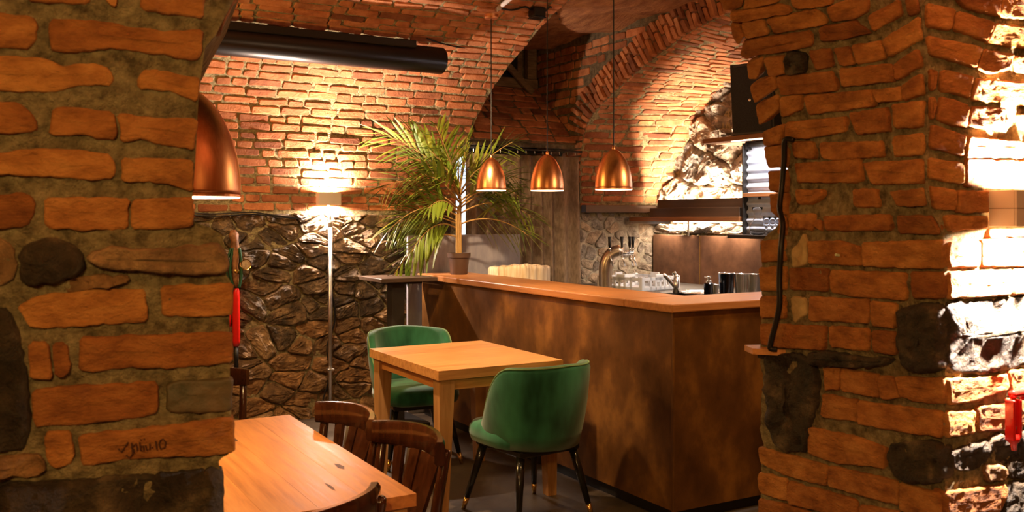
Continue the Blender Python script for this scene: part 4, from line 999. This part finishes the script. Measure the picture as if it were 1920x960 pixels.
def glass_thing(name, label, loc, prof_, group=None, n=20):
    t = thing(name, label, 'glass', loc, 0, group)
    return MB().lathe(prof_, n, cap0=True).build('bowl', M['glass'], t, smooth=True)
GZ = 1.4065
def gpos(px, D): p = at(px, 440, D); return (p.x, p.y, GZ)
glass_thing('carafe', 'clear glass carafe with flared neck on the grey metal shelf', gpos(1420, 7.08), [(.045, 0), (.058, .01), (.062, .05), (.05, .09), (.022, .125), (.02, .14), (.035, .185), (.042, .21), (.0405, .21), (.0335, .185), (.018, .14), (.02, .125), (.048, .09), (.06, .05), (.056, .013), (.001, .006)])
for k, (px, D) in enumerate(((1437, 7.0), (1448, 6.95), (1459, 6.9))):
    glass_thing('drinking_glass', ('small clear glass next to the carafe', 'small clear glass between two others right of the carafe', 'small clear glass nearest the right brick pier')[k], gpos(px, D),
                [(.022, 0), (.024, .004), (.008, .012), (.007, .05), (.02, .075), (.026, .10), (.024, .14), (.0228, .14), (.0245, .10), (.018, .078), (.001, .062)], 'small stemmed glasses on the metal shelf', 16)

# beer tap tower
tp0 = at(1136, 545, 7.62); tp0.z = .95
tt = thing('beer_tap_tower', 'curved satin-metal beer tap tower with four black handles', 'beer tap', tp0)
rv = Vector((RX, RY, 0)); fv = Vector((FX, FY, 0))
MB().tube(smooth_path([Vector((0, 0, 0)), Vector((0, 0, .12))-rv*.004, Vector((0, 0, .22))+rv*.004, Vector((0, 0, .285))+rv*.045, Vector((0, 0, .31))+rv*.10, Vector((0, 0, .305))+rv*.135]), [.054]*8+[.055]*6+[.056]*6+[.056]*6+[.042]*4+[.026], 16).build('tower', M['tapmetal'], tt, smooth=True)
MB().tube([Vector((0, 0, .30))+rv*.12, Vector((0, 0, .30))+rv*.225+fv*.03], .019, 14).build('tap_bar', M['steel'], tt, smooth=True)
for k, (dx, dz_) in enumerate(((.025, -.06), (.128, -.02), (.196, .0), (.225, .02))):
    b0 = Vector((0, 0, .315))+rv*dx+fv*dz_
    hd = MB().tube([b0, b0+Vector((0, 0, .035))], [.010, .007], 10).build('tap_valve', M['steel'], tt, smooth=True)
    MB().tube([b0+Vector((0, 0, .03)), b0+Vector((0, 0, .07)), b0+Vector((0, 0, .118))], [.008, .011, .015], 10).build('handle', M['black'], hd, smooth=True)
    s0 = b0+Vector((0, 0, -.035)); MB().tube([s0, s0+rv*.028+Vector((0, 0, -.085))], .007, 8).build('spout', M['steel'], hd, smooth=True)

# glass rack
ck = at(1197, 540, 7.75); cr_ = thing('plastic_crate', 'white plastic glass crate on the rear counter beside the beer taps', 'crate', (ck.x, ck.y, .951), R(12))
H_, Q_ = .105, .225
for s_ in (-1, 1):
    for ax_ in (0, 1):
        def bb(a0, a1, z0, z1, th=.010):
            lo_, hi_ = sorted((s_*(Q_-th), s_*Q_))
            return ((a0, lo_, z0), (a1, hi_, z1)) if ax_ == 0 else ((lo_, a0, z0), (hi_, a1, z1))
        m_ = MB()
        for z0, z1 in ((0, .03), (.078, H_)): m_.box(*bb(-Q_, Q_, z0, z1), .002)
        for a0 in (-Q_, -.12, -.055, .0, .055, .12): m_.box(*bb(a0, a0+.022, 0, H_), .0)
        m_.box(*bb(-.045, .045, .06, H_+.022, .016), .004)
        m_.build('side', M['crate'], cr_)
for sx in (-1, 1):
    for sy in (-1, 1): MB().box((sx*Q_-.018, sy*Q_-.018, 0), (sx*Q_+.018, sy*Q_+.018, H_+.006), .004).build('corner_post', M['crate'], cr_)
MB().box((-Q_, -Q_, 0), (Q_, Q_, .006)).build('base', M['crate'], cr_)

# sink and faucet
fk = at(1268, 548, 7.25); fk.z = .95
sn_ = thing('sink', 'round-rimmed steel sink let into the rear counter', 'sink', (fk.x+.20, fk.y-.05, .951))
MB().lathe([(.001, .004), (.12, .004), (.13, .010), (.15, .012), (.162, .006), (.166, 0)], 36).build('basin', M['steel'], sn_, smooth=True)
MB().lathe([(.001, .008), (.02, .008), (.024, .005)], 16).build('drain', M['steel'], sn_)
fa = thing('faucet', 'chrome kitchen tap with lever standing by the sink', 'tap', fk)
MB().tube([(0, 0, 0), (0, 0, .06), (0, 0, .13)], [.026, .022, .021], 16).build('body', M['steel'], fa, smooth=True)
MB().tube(smooth_path([Vector((0, 0, .04)), Vector((0, 0, .075))-rv*.03, Vector((0, 0, .135))-rv*.085, Vector((0, 0, .142))-rv*.10]), .0155, 12).build('spout', M['steel'], fa, smooth=True)
MB().tube(smooth_path([Vector((0, 0, .125)), Vector((0, 0, .15))-rv*.012, Vector((0, 0, .165))-rv*.022]), [.020]*4+[.016]*8+[.012], 12).build('lever', M['steel'], fa, smooth=True)
def cup(label, px, D, r, h, m='steel', name='metal_cup'):
    p = at(px, 550, D); t = thing(name, label, 'cup', (p.x, p.y, .951), 0, 'metal bar cups')
    b = MB().lathe([(.001, 0), (r*.86, 0), (r, h), (r*.96, h), (r*.83, .004), (.001, .004)], 24).build('wall', M[m], t, auto=40)
    MB().lathe([(r*1.0, h-.004), (r*1.03, h-.001), (r*1.0, h+.003), (r*.97, h)], 24).build('rim', M['steel'], b, smooth=True); return t
M['darksteel'] = mat('dark_mirror_steel', (.20, .22, .28), rough=.12, metal=1)
cup('dark mirror-finish bar tin beside the soap dispenser', 1362, 7.1, .062, .165, 'darksteel')
cup('tall bright steel cup next to the dark bar tin', 1390, 7.02, .050, .165)
c3 = cup('tall steel cup holding a thin stirrer by the brick pier', 1414, 6.95, .050, .168)
MB().tube([(.01, 0, .01), (.036, -.02, .17), (.075, -.045, .27)], .003, 6).build('stirrer', M['steel'], thing('bar_stirrer', 'thin metal bar stirrer leaning out of the steel cup', 'stirrer', Vector(c3.location)))
cup('small steel jigger cup between the soap dispenser and dark tin', 1342, 7.0, .022, .085)
sd = at(1329, 550, 7.1); so = thing('soap_dispenser', 'dark soap dispenser with a chrome pump beside the sink', 'dispenser', (sd.x, sd.y, .951))
MB().lathe([(.001, 0), (.036, 0), (.038, .01), (.038, .085), (.030, .092), (.001, .092)], 24).build('bottle', M['darksteel'], so, auto=40)
MB().lathe([(.022, .092), (.022, .105), (.010, .108), (.010, .13), (.020, .134), (.020, .142), (.001, .144)], 16).build('pump', M['steel'], so, auto=40)
MB().tube([(0, 0, .138), Vector((0, 0, .136))-rv*.032], .006, 8).build('nozzle', M['steel'], so)

# ------------------------------------------------------------------ stool with throw behind the bar
pc = at(952, 505, 7.45)
bs = thing('bar_stool', 'tall bar stool behind the bar, its back under a cream throw', 'bar stool', (pc.x+.08, pc.y-.03, 0), R(-20))
MB().box((-.19, -.17, .68), (.19, .2, .74), .02, 2).build('seat', M['velvet'], bs)
vv = []; NT = 16
for i in range(NT+1):
    a = -R(75)+R(150)*i/NT
    for r_, z_ in ((.215, .72), (.225, 1.135), (.20, 1.135), (.19, .72)): vv.append((r_*math.sin(a), -r_*math.cos(a), z_))
fs = [(i*4+k, (i+1)*4+k, (i+1)*4+(k+1) % 4, i*4+(k+1) % 4) for i in range(NT) for k in range(4)]+[(0, 1, 2, 3), tuple(range(NT*4, NT*4+4))[::-1]]
MB().add(vv, fs).build('backrest', M['velvet'], bs, auto=40)
for sx in (-1, 1):
    for sy in (-1, 1): MB().tube([(sx*.15, sy*.14, .68), (sx*.2, sy*.19, 0)], [.02, .013], 10).build('leg', M['blackleg'], bs, smooth=True)
tw = thing('throw_blanket', 'cream checked throw draped over the stool back behind the bar', 'throw', (pc.x+.08, pc.y-.03, 0), R(-20))
def thr(i, j):
    a = -R(84)+R(168)*i; s_ = -1+2*j
    fold = .006*math.sin(a*22)+.004*math.sin(a*9+1)
    if abs(s_) < .16: r_ = .2125+.026*math.sin(s_/.16*math.pi/2); z_ = 1.150+.010*math.cos(s_/.16*math.pi/2)
    else:
        r_ = .2125+math.copysign(.030, s_); z_ = 1.150-(abs(s_)-.16)*.26
    return ((r_+fold)*math.sin(a), -(r_+fold)*math.cos(a), z_+.012*math.cos(a*2.2)+.004*math.sin(a*14))
c_ = MB().grid(thr, 60, 24).build('cloth', M['throw'], tw, smooth=True); md = c_.modifiers.new('thickness', 'SOLIDIFY'); md.thickness = .006
M['stripe'] = mat('terracotta_stripe', (.55, .26, .13), rough=.95)
for i0 in (.22, .36, .66, .82):
    def strp(i, j, i0=i0):
        p = Vector(thr(i0+.012*i, .25+.5*j)); d = Vector((p.x, p.y, 0)).normalized(); s_ = -1+2*(.25+.5*j)
        return tuple(p+Vector((0, 0, .0045))+d*(.0045 if s_ > 0 else -.0045))
    MB().grid(strp, 1, 16).build('stripe', M['stripe'], c_)

# ------------------------------------------------------------------ palm on the bar
pb = Vector((3.235, 6.42, 1.1025))
palm = thing('potted_palm', 'bushy green palm in a brown plastic pot on the bar end', 'potted plant', pb)
MB().lathe([(.001, 0), (.062, 0), (.066, .006), (.080, .128), (.089, .130), (.091, .165), (.086, .165), (.083, .135), (.076, .13), (.074, .12)], 36).build('pot', M['pot'], palm, auto=40)
MB().lathe([(.001, .128), (.05, .127), (.077, .120)], 24).build('soil', M['soil'], palm, smooth=True)
rs = random.Random(5)
for k, (dx, dy, h_, r0) in enumerate(((.0, .0, .42, .018), (.014, .01, .50, .013), (-.016, -.006, .36, .012), (.004, -.014, .30, .011))):
    MB().tube(smooth_path([(dx, dy, .11), (dx*1.3, dy*1.3, .11+h_*.4), (dx*1.5, dy*1.5, .11+h_)]), [r0]*6+[r0*.8]*6+[r0*.45], 8).build('stem', M['stem'], palm, smooth=True)
def leaf_mesh(seed, bend):
    mb = MB(); n = 6; L_ = 1.0; vv = []
    for i in range(n+1):
        u = i/n; wd = .066*math.sin(math.pi*min(1, u*.92+.05))**.75*(1-.25*u); z = -bend*u*u
        if i == n: wd = .002
        vv += [(u*L_, -wd, z+wd*.35), (u*L_, 0, z), (u*L_, wd, z+wd*.35)]
    mb.add(vv, [(3*i+k, 3*i+3+k, 3*i+4+k, 3*i+1+k) for i in range(n) for k in (0, 1)])
    me = bpy.data.meshes.new('leaflet'); me.from_pydata(mb.v, [], mb.f); me.update(); me.materials.append(M['leaf'])
    me.polygons.foreach_set('use_smooth', [True]*len(me.polygons)); return me
LM = [leaf_mesh(1, .10), leaf_mesh(2, .22), leaf_mesh(3, .04)]
FOL = MB()
def frond(az, z0, length, rise, droop, nl=21, loose=True):
    """azimuth in camera terms: x to the right of the picture, y away"""
    d = (rv*math.cos(az)+fv*math.sin(az)); pts = []
    for i in range(13):
        u = i/12; pts.append(Vector((0, 0, z0))+d*(length*(u*.92))+Vector((0, 0, length*(rise*u-droop*u*u))))
    tw_ = R(rs.choice((-1, 1))*rs.uniform(38, 75))
    fr = MB().tube(pts, [.0062*(1-.8*i/12)+.0012 for i in range(13)], 6).build('frond', M['stem'], palm, smooth=True)
    for k in range(nl):
        u = .22+.78*k/(nl-1); s_ = 1 if k % 2 else -1
        x = u*12; i = min(11, int(x)); p = pts[i].lerp(pts[i+1], x-i); tan = (pts[i+1]-pts[i]).normalized()
        s0 = tan.cross(Vector((0, 0, 1))).normalized(); upv = s0.cross(tan); side = (s0*math.cos(tw_)+upv*math.sin(tw_))*s_
        ang = R(58-34*u+rs.uniform(-6, 6))
        if k == nl-1: ang = 0
        dr_ = (tan*math.cos(ang)+side*math.sin(ang)+Vector((0, 0, -.05-.22*u+rs.uniform(-.1, .1)))).normalized()
        l_ = length*(.45*math.sin(math.pi*(.22+.62*u))+.08)*rs.uniform(.9, 1.12)
        yv = Vector((0, 0, 1)).cross(dr_).normalized(); zv = dr_.cross(yv)
        me_ = LM[rs.randrange(3)]
        mt_ = Matrix.Translation(p) @ Matrix((dr_, yv, zv)).transposed().to_4x4() @ Matrix.Diagonal((l_, l_*rs.uniform(.8, 1.15)*1.05, l_, 1))
        if loose:
            o = bpy.data.objects.new('leaflet', me_); COL.objects.link(o); o.parent = fr; o.matrix_local = mt_
        else: FOL.add([mt_ @ v.co for v in me_.vertices], [tuple(p_.vertices) for p_ in me_.polygons])
FRONDS = [(R(180), .56, .62, .80, .62), (R(186), .66, .66, 1.05, .42), (R(205), .44, .62, .62, .80), (R(228), .56, .50, .95, .60), (R(160), .40, .58, .52, .62), (R(95), .62, .34, 1.5, .25), (R(250), .64, .46, 1.30, .30),
          (R(12), .60, .52, 1.0, .75), (R(0), .46, .62, .62, .66), (R(-14), .38, .60, .42, .56), (R(-50), .60, .42, 1.15, .65), (R(-100), .58, .40, 1.2, .5), (R(196), .28, .56, .42, .95), (R(-20), .62, .48, 1.25, .45)]
for f_ in FRONDS: frond(*f_)
for f_ in [(R(176), .50, .50, .95, .75), (R(212), .60, .48, 1.1, .5), (R(190), .38, .54, .5, .5), (R(240), .46, .44, .8, .7), (R(168), .60, .44, 1.25, .5), (R(-5), .55, .50, .9, .8), (R(-30), .52, .46, .85, .7), (R(80), .58, .30, 1.6, .4),
           (R(-75), .62, .36, 1.5, .4), (R(200), .66, .46, 1.4, .4), (R(20), .50, .46, .8, .5), (R(-120), .60, .40, 1.3, .5), (R(222), .34, .48, .6, .9)]: frond(*f_, nl=19, loose=False)
fo_ = FOL.build('small_leaflets', M['leaf'], palm, smooth=True); fo_['kind'] = 'stuff'

# ------------------------------------------------------------------ right pier fittings
onj = lambda px, py, off=.03: pj(px, py)+Vector((-1, 0, 0))*off
cable('black cable clipped down the edge of the right brick pier', [onj(1497, 263, .02), onj(1485, 264), onj(1483, 300), onj(1479, 350), onj(1475, 390), onj(1481, 420), onj(1478, 460), onj(1475, 520), onj(1475, 570), onj(1468, 605), onj(1459, 640), onj(1458, 652), onj(1466, 654, .02)], .0085)
lg_ = thing('wooden_ledge', 'small lit wooden ledge sticking out of the right brick pier', 'ledge', pj(1445, 656))
MB().hexa([(-.055, .02, -.012), (.02, -.07, -.012), (.06, .06, -.012), (-.02, .09, -.012)], [(-.055, .02, .006), (.02, -.07, .006), (.06, .06, .006), (-.02, .09, .006)]).build('board', M['oak_x'], lg_)
MB().box((-.005, -.01, -.03), (.04, .05, -.012)).build('bracket', M['black'], lg_)
dw = pj(1578, 480); dwl = thing('wall_plug', 'tiny pale plug in a brick of the right pier', 'wall plug', dw)
MB().tube([(.0, 0, 0), (-.024, 0, .004)], .004, 8).build('plug', mat('pale_green_plug', (.55, .62, .36), rough=.5), dwl)
# red tool on the lamp face
h0 = pf(1894, 775); hk = thing('red_handle', 'red metal handle hanging on the right brick pier', 'handle', (h0.x-.072, YF-.045, h0.z))
sc_ = 2.40/FPX
def hz(px, py): return ((px-1890)*sc_*1.12, (775-py)*sc_)
def hbox(name, x0, x1, y0, y1, d0, d1, m, bev=.003, par=hk):
    a = hz(x0, y1); b = hz(x1, y0); return MB().box((a[0], -d1, a[1]), (b[0], -d0, b[1]), bev, 2).build(name, m, par)
hbox('back_plate', 1876, 1897, 733, 810, .0, .010, M['redin'])
hbox('flange', 1874, 1880, 735, 812, .0, .026, M['red']); hbox('flange', 1892, 1898, 735, 808, .0, .026, M['red'])
MB().tube(smooth_path([(hz(1882, 726)[0], -.012, hz(1882, 726)[1]), (hz(1900, 725)[0], -.014, hz(1900, 725)[1]), (hz(1912, 726)[0], -.014, hz(1912, 727)[1]), (hz(1914, 734)[0], -.014, hz(1914, 736)[1])]), .0105, 12).build('hook', M['red'], hk, smooth=True)
MB().tube([(hz(1886, 800)[0], -.012, hz(0, 800)[1]), (hz(1886, 812)[0], -.012, hz(0, 812)[1]), (hz(1887, 818)[0], -.012, hz(0, 818)[1]), (hz(1888, 831)[0], -.012, hz(0, 831)[1])], [.014, .0165, .009, .007], 14).build('ferrule', M['red'], hk, smooth=True)
MB().tube([(hz(1887, 789)[0], -.008, hz(0, 789)[1]), (hz(1887, 789)[0], -.019, hz(0, 789)[1])], .005, 10).build('screw', M['steel'], hk, smooth=True)
MB().tube([(hz(1887, 748)[0], -.008, hz(0, 748)[1]), (hz(1887, 748)[0], -.0125, hz(0, 748)[1])], .0035, 8).build('hole', M['black'], hk)
